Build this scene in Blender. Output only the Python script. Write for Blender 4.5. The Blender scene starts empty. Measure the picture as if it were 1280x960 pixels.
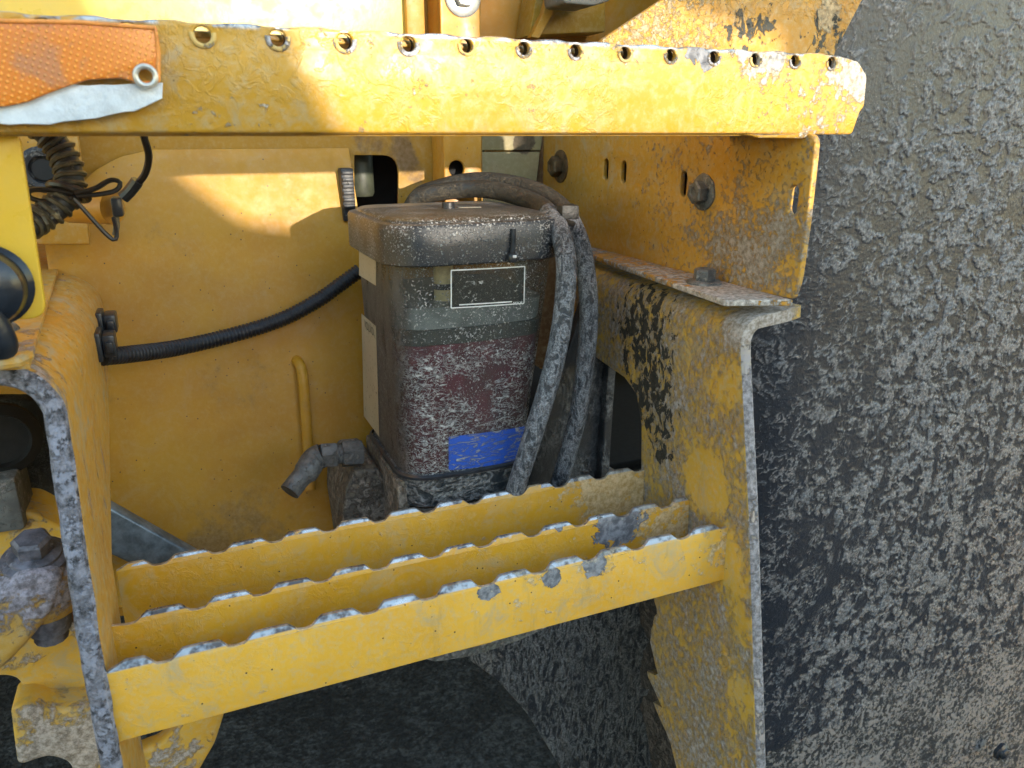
import bpy, bmesh, math, random
import numpy as np
from mathutils import Vector, Matrix, noise as mn
random.seed(7)
S = bpy.context.scene
COL = S.collection
# ------------------------------------------------------------------ camera
PITCH, YAW, F = math.radians(18), math.radians(23.3), 960.0
CAM = Vector((0, 0, 1.0))
cd = bpy.data.cameras.new('camera'); cam = bpy.data.objects.new('camera', cd); COL.objects.link(cam)
cam.location = CAM; cam.rotation_euler = (math.radians(90)-PITCH, 0, -YAW)
cd.lens = 27; cd.sensor_width = 36; cd.clip_start = .02; cd.clip_end = 500
cd.dof.use_dof = True; cd.dof.focus_distance = .78; cd.dof.aperture_fstop = 14
S.camera = cam
# ------------------------------------------------------------------ light
SUND = Vector((-.22, 1, -.10)).normalized()
w = bpy.data.worlds.new('World'); S.world = w; w.use_nodes = True
wn = w.node_tree; bg = wn.nodes['Background']
sky = wn.nodes.new('ShaderNodeTexSky'); sky.sky_type = 'NISHITA'; sky.sun_disc = False
sky.sun_elevation = math.asin(-SUND.z); sky.sun_rotation = math.atan2(-SUND.x, -SUND.y)
sky.air_density = 1.0; sky.dust_density = .3; sky.ozone_density = 1
wn.links.new(sky.outputs[0], bg.inputs[0]); bg.inputs[1].default_value = .15
sd = bpy.data.lights.new('sun', 'SUN'); sun = bpy.data.objects.new('sun', sd); COL.objects.link(sun)
sd.energy = .85; sd.angle = math.radians(.6); sd.color = (1, .90, .76)
sun.rotation_euler = SUND.to_track_quat('-Z', 'Y').to_euler(); sun.location = (1, -3, 3)
S.view_settings.view_transform = 'Standard'; S.view_settings.look = 'None'
S.view_settings.exposure = 3.0; S.view_settings.gamma = 1
# ------------------------------------------------------------------ pixel -> point on a plane of the machine
fw = Vector((math.sin(YAW)*math.cos(PITCH), math.cos(YAW)*math.cos(PITCH), -math.sin(PITCH)))
rt = Vector((math.cos(YAW), -math.sin(YAW), 0)); up = rt.cross(fw)
def at(x, y, ax, v):
    d = fw + rt*((x-640)/F) - up*((y-480)/F); i = 'XYZ'.index(ax)
    return CAM + d*((v-CAM[i])/d[i])
def P(x, y, Y): return at(x, y, 'Y', Y)
# ------------------------------------------------------------------ materials
class NT:
    def __init__(s, name):
        s.m = bpy.data.materials.new(name); s.m.use_nodes = True; s.t = s.m.node_tree
        s.b = s.t.nodes['Principled BSDF']; s.out = s.t.nodes['Material Output']
        s.pos = s.t.nodes.new('ShaderNodeNewGeometry').outputs['Position']
    def put(s, inp, v):
        if hasattr(v, 'default_value') or hasattr(v, 'is_linked'): s.t.links.new(v, inp)
        else: inp.default_value = v
    def vec(s, sc=(1,1,1), off=(0,0,0), v=None, rot=(0,0,0)):
        n = s.t.nodes.new('ShaderNodeMapping'); s.put(n.inputs[0], v or s.pos)
        n.inputs['Scale'].default_value = sc; n.inputs['Location'].default_value = off; n.inputs['Rotation'].default_value = rot
        return n.outputs[0]
    def noise(s, scale, detail=4, rough=.55, dist=0, v=None, typ=None, off=0):
        n = s.t.nodes.new('ShaderNodeTexNoise'); 
        if typ: n.noise_type = typ
        s.put(n.inputs['Vector'], v or s.vec(off=(off, off*.7, off*1.3)))
        n.inputs['Scale'].default_value = scale; n.inputs['Detail'].default_value = detail
        n.inputs['Roughness'].default_value = rough; n.inputs['Distortion'].default_value = dist
        return n.outputs[0]
    def vor(s, scale, feat='F1', v=None):
        n = s.t.nodes.new('ShaderNodeTexVoronoi'); n.feature = feat; s.put(n.inputs['Vector'], v or s.pos)
        n.inputs['Scale'].default_value = scale; return n.outputs[0]
    def mth(s, op, a, b=0.0, c=None):
        n = s.t.nodes.new('ShaderNodeMath'); n.operation = op; s.put(n.inputs[0], a); s.put(n.inputs[1], b)
        if c is not None: s.put(n.inputs[2], c)
        return n.outputs[0]
    def ss(s, v, a, b, lo=0., hi=1.):
        n = s.t.nodes.new('ShaderNodeMapRange'); n.interpolation_type = 'SMOOTHSTEP'
        s.put(n.inputs[0], v); n.inputs[1].default_value = a; n.inputs[2].default_value = b
        n.inputs[3].default_value = lo; n.inputs[4].default_value = hi
        return n.outputs[0]
    def mix(s, f, a, b):
        n = s.t.nodes.new('ShaderNodeMix'); n.data_type = 'RGBA'
        s.put(n.inputs[0], f); s.put(n.inputs[6], c4(a)); s.put(n.inputs[7], c4(b)); return n.outputs[2]
    def blob(s, c, r):
        n = s.t.nodes.new('ShaderNodeVectorMath'); n.operation = 'DISTANCE'
        s.put(n.inputs[0], s.pos); n.inputs[1].default_value = tuple(c)
        return s.ss(n.outputs['Value'], r, r*.25)
    def xyz(s, i):
        n = s.t.nodes.new('ShaderNodeSeparateXYZ'); s.put(n.inputs[0], s.pos); return n.outputs[i]
    def bump(s, h, dist, strength=1., nrm=None):
        n = s.t.nodes.new('ShaderNodeBump'); s.put(n.inputs['Height'], h)
        n.inputs['Distance'].default_value = dist; n.inputs['Strength'].default_value = strength
        if nrm is not None: s.put(n.inputs['Normal'], nrm)
        return n.outputs[0]
    def fin(s, col, rough, nrm=None, metal=0., spec=None, coat=None):
        s.put(s.b.inputs['Base Color'], c4(col)); s.put(s.b.inputs['Roughness'], rough); s.put(s.b.inputs['Metallic'], metal)
        if nrm is not None: s.put(s.b.inputs['Normal'], nrm)
        if spec is not None: s.b.inputs['Specular IOR Level'].default_value = spec
        if coat: s.b.inputs['Coat Weight'].default_value = coat; s.b.inputs['Coat Roughness'].default_value = .25
        return s.m
def c4(c): return (*c, 1.) if isinstance(c, tuple) and len(c) == 3 else c

YEL = (.63, .345, .028); YEL2 = (.55, .285, .02); ORA = (.60, .25, .018); PALE = (.60, .40, .10)
MUD = (.235, .225, .22); DARK = (.018, .02, .024); STEEL = (.33, .38, .44)
def paint(name, c1=YEL, c2=YEL2, film=.25, mud=None, thr=.6, soft=.03, mcol=MUD, mscale=70, mh=.0012, vs=(1,1,1),
          blobs=(), cblobs=(), specks=.3, wrinkle=0., rough=.42, black=(), bw=.22, metal=None, chip=None, edgew=False):
    """worn machine paint: mottled colour, thin dust film, dark specks, caked mud, black rubbed patches, bare metal"""
    n = NT(name)
    col = n.mix(n.ss(n.noise(9, 4, .6), .35, .68), c1, c2)
    col = n.mix(n.mth('MULTIPLY', n.ss(n.noise(160, 5, .7, off=3), .42, .75), film), col, (.50, .42, .26))
    col = n.mix(n.mth('MULTIPLY', n.ss(n.noise(22, 6, .7, 1.2, off=8), .52, .72), film*1.3), col, (.42, .35, .22))
    d = n.vor(95); g = n.noise(30, 2, .5, off=11)
    sp = n.mth('MULTIPLY', n.ss(d, .085, .05), n.ss(g, .60-.25*specks, .66-.25*specks))
    col = n.mix(sp, col, (.05, .035, .02))
    h = n.mth('ADD', n.mth('MULTIPLY', n.noise(260, 3, .6), .00012), n.mth('MULTIPLY', n.noise(7, 2, .5, off=51), .0022))
    col = n.mix(n.mth('MULTIPLY', n.ss(n.noise(55, 6, .7, .3, v=n.vec((1,1,.16), (1,7,3))), .56, .74), film*.8), col, (.30,.22,.10))
    r = n.ss(n.noise(60, 4, .6, off=5), .3, .7, rough-.06, rough+.16)
    if wrinkle:
        wv = n.ss(n.mth('SUBTRACT', 1., n.mth('MULTIPLY', n.mth('ABSOLUTE', n.mth('SUBTRACT', n.noise(75, 5, .6, .6, off=2), .5)), 13.)), 0., 1.)
        wf = n.noise(11, 2, .5, off=21)
        wm = n.mth('MULTIPLY', n.mth('MULTIPLY', wv, n.ss(wf, .38, .55)), wrinkle)
        h = n.mth('ADD', h, n.mth('MULTIPLY', wm, .0005))
        col = n.mix(n.mth('MULTIPLY', n.ss(wv, .5, 1.), n.mth('MULTIPLY', n.ss(wf, .42, .6), wrinkle*.22)), col, (.30, .25, .17))
    if chip:
        for c, rr in chip:
            k = n.ss(n.mth('ADD', n.mth('MULTIPLY', n.blob(c, rr*1.5), .5), n.noise(85, 5, .65, .8, off=31)), .80, .83)
            col = n.mix(k, col, n.mix(n.ss(n.noise(130, 3, .6), .35, .65), (.10, .10, .11), (.27, .27, .285)))
            h = n.mth('SUBTRACT', h, n.mth('MULTIPLY', k, .0008)); r = n.mth('ADD', r, n.mth('MULTIPLY', k, .2))
    met = 0.
    if metal:
        z0, z1, amt = metal
        k = n.mth('MULTIPLY', n.ss(n.xyz(2), z0, z1), n.ss(n.noise(30, 2, .5, .4, off=17), .60-amt, .63-amt))
        col = n.mix(k, col, n.mix(n.ss(n.noise(70, 3, .6), .45, .62), (.36, .41, .47), (.06, .06, .07)))
        met = n.mth('MULTIPLY', k, .45); r = n.mth('SUBTRACT', r, n.mth('MULTIPLY', k, .1))
    if mud is not None:
        nz = n.noise(mscale, 8, .70, .25, v=n.vec(vs, (6, 2, 9)))
        nb = n.noise(mscale*.16, 3, .5, 0, off=14)
        f = n.mth('ADD', n.mth('MULTIPLY', nz, .75), n.mth('MULTIPLY', nb, .35))
        for c, rr, a in blobs: f = n.mth('ADD', f, n.mth('MULTIPLY', n.blob(c, rr), a))
        k = n.mth('MULTIPLY', n.ss(f, thr-soft, thr+soft), mud)
        mc = n.mix(n.ss(n.noise(210, 4, .7, off=7), .3, .72), tuple(x*.45 for x in mcol), tuple(min(1, x*1.7) for x in mcol))
        col = n.mix(k, col, mc)
        h = n.mth('ADD', h, n.mth('MULTIPLY', k, mh)); h = n.mth('ADD', h, n.mth('MULTIPLY', n.mth('MULTIPLY', n.noise(330, 4, .7), k), mh))
        r = n.mth('ADD', r, n.mth('MULTIPLY', k, .35))
    if black:
        acc = None
        for c, rr in black:
            b_ = n.blob(c, rr); acc = b_ if acc is None else n.mth('MAXIMUM', acc, b_)
        nz = n.noise(95, 6, .66, .5, v=n.vec((1,1,.7), (4,4,4)))
        k = n.mth('MULTIPLY', n.ss(n.mth('ADD', n.mth('MULTIPLY', acc, bw), nz), .60, .64), n.ss(acc, .02, .15))
        col = n.mix(k, col, n.mix(n.noise(200, 2, .5), (.02,.018,.015), (.075,.065,.045))); h = n.mth('ADD', h, n.mth('MULTIPLY', k, .0006))
    if edgew:
        sp_ = n.t.nodes.new('ShaderNodeSeparateXYZ'); ge = n.t.nodes.new('ShaderNodeNewGeometry'); n.put(sp_.inputs[0], ge.outputs['True Normal'])
        kk = n.mth('MULTIPLY', n.ss(sp_.outputs[2], .35, .8), n.mth('SUBTRACT', .85, met if metal else 0.))
        col = n.mix(kk, col, n.mix(n.ss(n.noise(90, 4, .7, off=41), .4, .62), (.40,.34,.26), (.12,.10,.09)))
    return n.fin(col, r, n.bump(h, 1.0), met)
def mudrub(name, base=DARK, hi=(.16,.155,.15), scale=42, thr=.5, vs=(1,1,1), rot=(0,0,0), h=.004, rough=.38, sheen=.35, size=0., fine=.5):
    """black rubber or plastic under a crust of dried mud ridges"""
    n = NT(name)
    v = n.vec(vs, rot=rot)
    a = n.noise(scale, 7, .64, .8, v=v)
    b = n.noise(scale*2.1, 5, .6, .5, v=n.vec(vs, (3, 5, 1), rot=rot), typ='RIDGED_MULTIFRACTAL')
    rg = n.mth('SUBTRACT', 1., n.mth('MULTIPLY', n.mth('ABSOLUTE', n.mth('SUBTRACT', a, .5)), 9.))
    rg = n.ss(rg, .05, .95)
    patch = n.ss(n.mth('ADD', n.noise(scale*.22, 4, .6, .6, off=4), size), .36, .62)
    m = n.mth('MULTIPLY', n.mth('MAXIMUM', n.mth('MULTIPLY', rg, .9), n.ss(b, 1.0-.3*fine, 1.7-.3*fine)), patch)
    lump = n.ss(n.noise(scale*1.3, 8, .72, .6, off=9), thr-.02, thr+.10)
    m2 = n.mth('MAXIMUM', m, n.mth('MULTIPLY', lump, n.mth('MULTIPLY', patch, .9)))
    dust = n.ss(n.noise(scale*9, 3, .8, off=2), .62, .76)
    crust = n.mix(n.ss(n.noise(scale*5, 4, .7, off=6), .3, .7), tuple(x*.45 for x in hi), tuple(x*1.9 for x in hi))
    col = n.mix(n.mth('MULTIPLY', m2, .85), n.mix(n.noise(14, 3, .6), base, tuple(x*1.8 for x in base)), crust)
    col = n.mix(n.mth('MULTIPLY', dust, .4), col, tuple(min(1, x*2) for x in hi))
    hh = n.mth('ADD', n.mth('MULTIPLY', m2, h), n.mth('MULTIPLY', n.noise(scale*6, 4, .7), h*.35))
    r = n.mth('ADD', rough, n.mth('MULTIPLY', m2, .4))
    return n.fin(col, r, n.bump(hh, 1.0), 0., spec=.5)
def simple(name, col, rough=.5, metal=0., nz=.25, bump=.0002, sc=90, spec=None, dirt=0., dcol=(.28,.27,.26), coat=None):
    n = NT(name)
    c = n.mix(n.ss(n.noise(sc, 5, .65), .3, .7), tuple(x*(1-nz) for x in col), tuple(min(1, x*(1+nz)) for x in col))
    h = n.mth('MULTIPLY', n.noise(sc*3, 4, .6), bump)
    r = rough
    if dirt:
        k = n.ss(n.mth('ADD', n.noise(130, 6, .75, .4, off=3), n.mth('MULTIPLY', n.noise(20, 3, .5), .3)), .88-.45*dirt, .96-.45*dirt)
        c = n.mix(k, c, n.mix(n.noise(300, 3, .6), tuple(x*.6 for x in dcol), tuple(x*1.5 for x in dcol)))
        h = n.mth('ADD', h, n.mth('MULTIPLY', k, .0006)); r = n.mth('ADD', rough, n.mth('MULTIPLY', k, .3))
    return n.fin(c, r, n.bump(h, 1.), metal, spec, coat)
M = {}
# ------------------------------------------------------------------ object helpers
def thing(name, label, cat, loc=(0,0,0), group=None):
    o = bpy.data.objects.new(name, None); COL.objects.link(o); o.location = loc; o.empty_display_size = .02
    o['label'] = label; o['category'] = cat
    if group: o['group'] = group
    return o
def tag(o, label=None, cat=None, group=None, kind=None):
    for k, v in (('label', label), ('category', cat), ('group', group), ('kind', kind)):
        if v: o[k] = v
    return o
def wloc(o):
    l = Vector(o.location); p = o.parent
    while p: l += Vector(p.location); p = p.parent
    return l
def link(name, me, mat, parent=None, smooth=35, origin=None, label=None):
    me.materials.clear(); me.materials.append(mat)
    o = bpy.data.objects.new(name, me); COL.objects.link(o)
    n = len(me.vertices); a = np.empty(n*3, dtype=np.float32); me.vertices.foreach_get('co', a); a = a.reshape(-1, 3)
    c = Vector(((a[:,0].min()+a[:,0].max())/2, (a[:,1].min()+a[:,1].max())/2, a[:,2].min())) if origin is None else Vector(origin)
    me.vertices.foreach_set('co', (a-np.array(c, dtype=np.float32)).ravel()); me.update()
    if parent: o.parent = parent; o.location = c - wloc(parent)
    else: o.location = c
    if smooth:
        me.shade_smooth(); me.set_sharp_from_angle(angle=math.radians(smooth))
    if label: o['label'] = label
    return o
def mesh(verts, faces, name='mesh'):
    me = bpy.data.meshes.new(name); me.from_pydata([tuple(v) for v in verts], [], faces)
    bm = bmesh.new(); bm.from_mesh(me); bmesh.ops.recalc_face_normals(bm, faces=bm.faces); bm.to_mesh(me); bm.free(); return me
def join(ms):
    bm = bmesh.new()
    for m in ms: bm.from_mesh(m)
    me = bpy.data.meshes.new('mesh'); bm.to_mesh(me); bm.free(); return me
def evalmesh(ob):
    COL.objects.link(ob); dg = bpy.context.evaluated_depsgraph_get(); dg.update()
    me = bpy.data.meshes.new_from_object(ob.evaluated_get(dg)); COL.objects.unlink(ob); bpy.data.objects.remove(ob); return me
def solid(verts, faces, t, bev=0., off=1.):
    """sheet with thickness (and soft edges)"""
    me = mesh(verts, faces); ob = bpy.data.objects.new('sheet', me)
    s = ob.modifiers.new('s', 'SOLIDIFY'); s.thickness = t; s.offset = off; s.use_even_offset = True
    if bev: b = ob.modifiers.new('b', 'BEVEL'); b.width = bev; b.segments = 2; b.angle_limit = math.radians(50)
    return evalmesh(ob)
def fillet(pts, r, n=5):
    out = []; N = len(pts)
    rs = r if isinstance(r, (list, tuple)) else [r]*N
    for i in range(N):
        a, b, c = Vector(pts[i-1]), Vector(pts[i]), Vector(pts[(i+1) % N])
        d1, d2 = a-b, c-b; k = min(rs[i], d1.length*.45, d2.length*.45)
        if k < 1e-5: out.append(b); continue
        p, q = b+d1.normalized()*k, b+d2.normalized()*k
        for j in range(n+1):
            t = j/n; out.append((p*(1-t)+b*t)*(1-t)+(b*(1-t)+q*t)*t)
    return out
def circ(c, r, n=16, ry=None): return [Vector((c[0]+r*math.cos(2*math.pi*i/n), c[1]+(ry or r)*math.sin(2*math.pi*i/n))) for i in range(n)]
def rag(pts, amp, step, seed=1):
    """broken edge: subdivide and jitter"""
    rnd = random.Random(seed); out = []; N = len(pts)
    for i in range(N):
        a, b = Vector(pts[i]), Vector(pts[(i+1) % N]); k = max(1, int((b-a).length/step))
        for j in range(k):
            p = a.lerp(b, j/k); out.append(p+Vector((rnd.uniform(-amp, amp), rnd.uniform(-amp, amp))))
    return out
AX = {'X': lambda u, v, w: (w, u, v), 'Y': lambda u, v, w: (u, w, v), 'Z': lambda u, v, w: (u, v, w)}
def plate(out, holes, axis, w0, w1, bev=.001, seg=2):
    """thick plate with round-edged outline and real holes, between w0 and w1 along axis"""
    cu = bpy.data.curves.new('c', 'CURVE'); cu.dimensions = '2D'; cu.fill_mode = 'BOTH'
    for pl in [out]+list(holes):
        sp = cu.splines.new('POLY'); sp.points.add(len(pl)-1); sp.use_cyclic_u = True
        for q, p in zip(sp.points, pl): q.co = (p[0], p[1], 0, 1)
    t = abs(w1-w0); bev = min(bev, t*.45)
    cu.extrude = t/2-bev; cu.bevel_depth = bev; cu.bevel_resolution = seg; cu.offset = -bev
    me = evalmesh(bpy.data.objects.new('c', cu))
    n = len(me.vertices); mid = (w0+w1)/2
    for v in me.vertices: v.co = AX[axis](v.co.x, v.co.y, v.co.z+mid)
    bm = bmesh.new(); bm.from_mesh(me); bmesh.ops.remove_doubles(bm, verts=bm.verts, dist=1e-6)
    bmesh.ops.recalc_face_normals(bm, faces=bm.faces); bm.to_mesh(me); bm.free(); return me
def trace(px, axis, w):
    """outline given in photo pixels, laid on the plane axis = w -> 2D points of that plane"""
    o = []
    for x, y in px:
        p = at(x, y, axis, w); o.append(Vector({'X': (p.y, p.z), 'Y': (p.x, p.z), 'Z': (p.x, p.y)}[axis]))
    return o
def box(x0, x1, y0, y1, z0, z1, bev=.001):
    me = bpy.data.meshes.new('b'); bm = bmesh.new(); bmesh.ops.create_cube(bm, size=1)
    for v in bm.verts: v.co = Vector(((x0+x1)/2+v.co.x*(x1-x0), (y0+y1)/2+v.co.y*(y1-y0), (z0+z1)/2+v.co.z*(z1-z0)))
    if bev: bmesh.ops.bevel(bm, geom=bm.edges[:], offset=bev, segments=2, affect='EDGES', profile=.5)
    bmesh.ops.recalc_face_normals(bm, faces=bm.faces); bm.to_mesh(me); bm.free(); return me
def spline(pts, n=12):
    pts = [Vector(p) for p in pts]; q = [pts[0]*2-pts[1]]+pts+[pts[-1]*2-pts[-2]]; out = []
    for i in range(1, len(q)-2):
        for j in range(n):
            t = j/n; a, b, c, d = q[i-1:i+3]
            out.append(.5*((2*b)+(c-a)*t+(2*a-5*b+4*c-d)*t*t+(3*b-a-3*c+d)*t**3))
    out.append(pts[-1]); return out
def resample(path, step):
    L = [0]
    for a, b in zip(path, path[1:]): L.append(L[-1]+(b-a).length)
    n = max(2, int(L[-1]/step)); out = []; k = 0
    for i in range(n+1):
        s = L[-1]*i/n
        while k < len(L)-2 and L[k+1] < s: k += 1
        out.append(path[k].lerp(path[k+1], (s-L[k])/max(1e-9, L[k+1]-L[k])))
    return out
def tube(path, r, sides=14, rf=None, cap=True, lump=0, seed=0):
    vs, fs = [], []; N = len(path); prev = None; rnd = random.Random(seed)
    for i, p in enumerate(path):
        t = (path[min(i+1, N-1)]-path[max(i-1, 0)]).normalized()
        if prev is None: prev = t.orthogonal().normalized()
        u = (prev-t*prev.dot(t)).normalized(); prev = u; v = t.cross(u)
        rr = rf(i) if rf else r
        for k in range(sides):
            a = 2*math.pi*k/sides; q = rr*(1+(rnd.uniform(-lump, lump) if lump else 0)); vs.append(p+u*math.cos(a)*q+v*math.sin(a)*q)
    for i in range(N-1):
        for k in range(sides):
            k2 = (k+1) % sides; fs.append((i*sides+k, i*sides+k2, (i+1)*sides+k2, (i+1)*sides+k))
    if cap: fs.append(tuple(range(sides))[::-1]); fs.append(tuple((N-1)*sides+k for k in range(sides)))
    return mesh(vs, fs)
def lathe(prof, c, axis, sides=24, start=0.):
    """prof: (radius, height along axis); axis: unit vector"""
    ax = Vector(axis).normalized(); u = ax.orthogonal().normalized(); v = ax.cross(u); c = Vector(c); vs, fs = [], []
    for r, h in prof:
        for k in range(sides):
            a = start+2*math.pi*k/sides; vs.append(c+ax*h+(u*math.cos(a)+v*math.sin(a))*r)
    n = len(prof)
    for i in range(n-1):
        for k in range(sides):
            k2 = (k+1) % sides; fs.append((i*sides+k, i*sides+k2, (i+1)*sides+k2, (i+1)*sides+k))
    fs.append(tuple(range(sides))[::-1]); fs.append(tuple((n-1)*sides+k for k in range(sides)))
    return mesh(vs, fs)
def torus(c, axis, R, r, n=28, m=8, a0=0, a1=2*math.pi):
    ax = Vector(axis).normalized(); u = ax.orthogonal().normalized() if abs(ax.y) < .9 else Vector((1,0,0)); v = ax.cross(u)
    closed = abs(a1-a0-2*math.pi) < 1e-4; path = [Vector(c)+(u*math.cos(a0+(a1-a0)*i/n)+v*math.sin(a0+(a1-a0)*i/n))*R for i in range(n+(0 if closed else 1))]
    if closed:
        vs, fs = [], []
        for i in range(n):
            a = 2*math.pi*i/n; d = u*math.cos(a)+v*math.sin(a)
            for k in range(m):
                b = 2*math.pi*k/m; vs.append(Vector(c)+d*(R+r*math.cos(b))+ax*(r*math.sin(b)))
        for i in range(n):
            for k in range(m):
                fs.append((i*m+k, i*m+(k+1) % m, ((i+1) % n)*m+(k+1) % m, ((i+1) % n)*m+k))
        return mesh(vs, fs)
    return tube(path, r, m)
def rough_up(me, amp, sc, seed=0):
    from mathutils import noise
    for v in me.vertices: v.co = v.co + Vector((noise.noise(v.co*sc+Vector((seed,0,0))), noise.noise(v.co*sc+Vector((0,seed+5,0))), noise.noise(v.co*sc+Vector((0,0,seed+9)))))*amp
    me.update(); return me
def hexbolt(parent, c, axis, r, h, wr, mat, wm=None, name='bolt', turn=.2):
    """bolt (part) with its washer (sub-part)"""
    head = lathe([(r*.94, 0), (r, h*.12), (r, h*.85), (r*.86, h), (r*.5, h*1.0), (r*.4, h*.93)], Vector(c)+Vector(axis).normalized()*.003, axis, 6, turn)
    o = link(name, head, mat, parent, 30)
    link('washer', lathe([(wr, 0), (wr, .0018), (wr*.93, .0028), (r*.9, .0032)], c, axis, 24), wm or mat, o, 40)
    return o
exec_sections = []
# ================================================================== SETTING
n = NT('asphalt'); a_ = n.noise(75, 5, .7, .2); g_ = n.vor(95)
c_ = n.mix(n.ss(a_, .40, .66), (.022,.022,.024), (.13,.128,.125)); c_ = n.mix(n.ss(n.noise(150, 2, .5, off=4), .68, .74), c_, (.26,.25,.24)); c_ = n.mix(n.mth('MULTIPLY', n.ss(n.noise(9, 5, .65), .42, .62), .7), c_, (.015,.015,.017))
M['asphalt'] = n.fin(c_, .85, n.bump(n.mth('ADD', n.mth('MULTIPLY', a_, .006), n.mth('MULTIPLY', g_, .006)), 1.))
g = link('ground', mesh([(-60,-60,-.3),(60,-60,-.3),(60,60,-.3),(-60,60,-.3)], [(0,1,2,3)]), M['asphalt'], smooth=0)
tag(g, kind='structure', label='dark asphalt ground seen below the steps')

# ================================================================== MACHINE BODY WALL
M['wall'] = paint('wall_paint', (.47,.232,.010), (.40,.180,.007), film=.12, specks=.9, rough=.46,
    mud=.5, thr=.72, soft=.10, mscale=30, mh=.0001, mcol=(.16,.12,.07), blobs=((P(305,672,.86), .10, .22), (P(480,190,.93), .05, .20), (P(262,695,.86),.05,.22)))
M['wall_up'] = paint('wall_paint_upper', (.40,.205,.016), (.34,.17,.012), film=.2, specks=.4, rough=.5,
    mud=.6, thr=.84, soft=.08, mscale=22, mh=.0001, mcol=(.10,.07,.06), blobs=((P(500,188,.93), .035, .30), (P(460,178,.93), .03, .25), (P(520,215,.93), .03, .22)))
M['ora'] = paint('frame_paint', (.50,.235,.016), (.44,.19,.012), film=.15, specks=.5, rough=.4, mud=.5, thr=.86, mscale=20, mh=.0002, mcol=(.12,.08,.05))
WY = lambda z: .932 - .20*(.985-z) if z < .985 else .932
wall = thing('body_wall', 'smooth yellow sheet metal wall of the machine behind the grease reservoir', 'body panel', (.1, .9, .48))
X0, X1 = -.125, .285
# rear sheet with the square opening
op = fillet(trace([(443,194),(498,194),(498,290),(443,290)], 'Y', .932), [.001,.020,.003,.003])
o = plate([Vector(p) for p in ((X0-.15,.90),(P(603,200,.932).x,.90),(P(603,200,.932).x,1.45),(X0-.15,1.45))], [op], 'Y', .932, .937, .0008)
link('rear_sheet', o, M['wall_up'], wall)
# pressed panel, proud of the rear sheet
zt = P(300,186,.928).z
top = [(P(104,228,.928).x, P(104,228,.928).z), (P(120,212,.928).x, P(120,212,.928).z), (P(150,196,.928).x, P(150,196,.928).z), (P(190,187,.928).x, zt),
       (P(438,186,.928).x, zt), (P(440,208,.928).x, P(440,208,.928).z), (P(426,211,.928).x, P(426,211,.928).z), (P(431,300,.928).x, P(431,300,.928).z)]
nx = 90; vs, fs = [], []
xs = np.linspace(X0, P(500,300,.93).x+.14, nx); tp = [(X0-.01, top[0][1]-.03)]+top+[(P(436,300,.928).x, P(431,300,.928).z), (2, P(431,300,.928).z)]
def topz(x):
    for (a, za), (b, zb) in zip(tp, tp[1:]):
        if a <= x <= b and b > a: return za+(zb-za)*(x-a)/(b-a)
    return tp[-1][1]
RZ = 40
for i, x in enumerate(xs):
    for j in range(RZ+1):
        z = topz(x)+( .50-topz(x))*j/RZ; vs.append((x, WY(z)-.006, z))
hc = P(312,693,.845)
for i in range(nx-1):
    for j in range(RZ):
        q = [i*(RZ+1)+j, (i+1)*(RZ+1)+j, (i+1)*(RZ+1)+j+1, i*(RZ+1)+j+1]
        m_ = sum((Vector(vs[k]) for k in q), Vector())/4
        fs.append(q)
link('pressed_panel', solid(vs, fs, .004, .0012, 1), M['wall'], wall)
hz = P(310,704,.86); hz = Vector((hz.x, WY(hz.z)-.0062, hz.z))
link('hole_disc', lathe([(.029,0),(.0295,.0015),(.026,.003),(.025,.001),(.003,.001)], hz, (0,-1,.2), 32), M['void'] if 'void' in M else simple('hole_shade', (.02,.018,.015), .6), wall)  # dark disc standing in for a hole, its shade put into the colour
# dark rubber seal strip by the opening
sl = thing('edge_trim', 'short ribbed black rubber trim beside the square opening', 'rubber trim', P(432,225,.915))
M['rub'] = simple('black_rubber', (.02,.021,.024), .45, dirt=.35, dcol=(.2,.19,.17))
link('trim_strip', box(P(425,225,.912).x, P(441,225,.912).x, .905, .924, P(432,243,.912).z-.03, P(432,210,.912).z, .002), M['rub'], sl)
for k in range(6):
    z = P(432,212,.912).z-.001-k*.0075; link('rib', box(P(426,225,.912).x, P(440,225,.912).x, .902, .906, z-.0045, z, .001), M['rub'], sl)
# dark interior behind the opening
M['void'] = simple('shade_black', (.012,.012,.012), .8)  # near-black colour that puts the shade of hollows and gaps into the surface
hsg = thing('interior_housing', 'dark housing seen inside the square opening of the wall', 'housing', (.22, 1.0, .9))
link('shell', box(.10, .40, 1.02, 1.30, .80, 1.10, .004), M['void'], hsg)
link('grey_canister', lathe([(.014,0),(.016,.004),(.016,.05),(.012,.056)], P(452,245,.975), (0,0,1), 20), simple('dull_olive', (.05,.055,.035), .5), hsg)
# canister-side post
post = thing('vertical_post', 'upright yellow box post with a round hole, left of the right bracket', 'post', (P(565,235,.80).x, .82, .75))
xa, xb = P(556,200,.885).x, P(602,200,.885).x
hole = circ((P(571,211,.885).x, P(571,211,.885).z), .0095, 18)
link('front_face', plate([(xa-.001,.62),(xb,.62),(xb,1.5),(xa-.001,1.5)], [hole], 'Y', .885, .891, .0015), M['ora'], post)
link('side_face', box(xa-.001, xa+.005, .8912, .931, .62, 1.5, .001), M['ora'], post)
link('right_side_face', box(xb-.006, xb-.0005, .8912, .931, .62, 1.5, .001), M['ora'], post)
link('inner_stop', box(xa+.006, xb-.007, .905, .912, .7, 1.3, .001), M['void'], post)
hexbolt(post, P(578,-4,.885), (0,-1,0), .012, .008, .021, simple('zinc', (.42,.43,.42), .4, .6))
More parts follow.
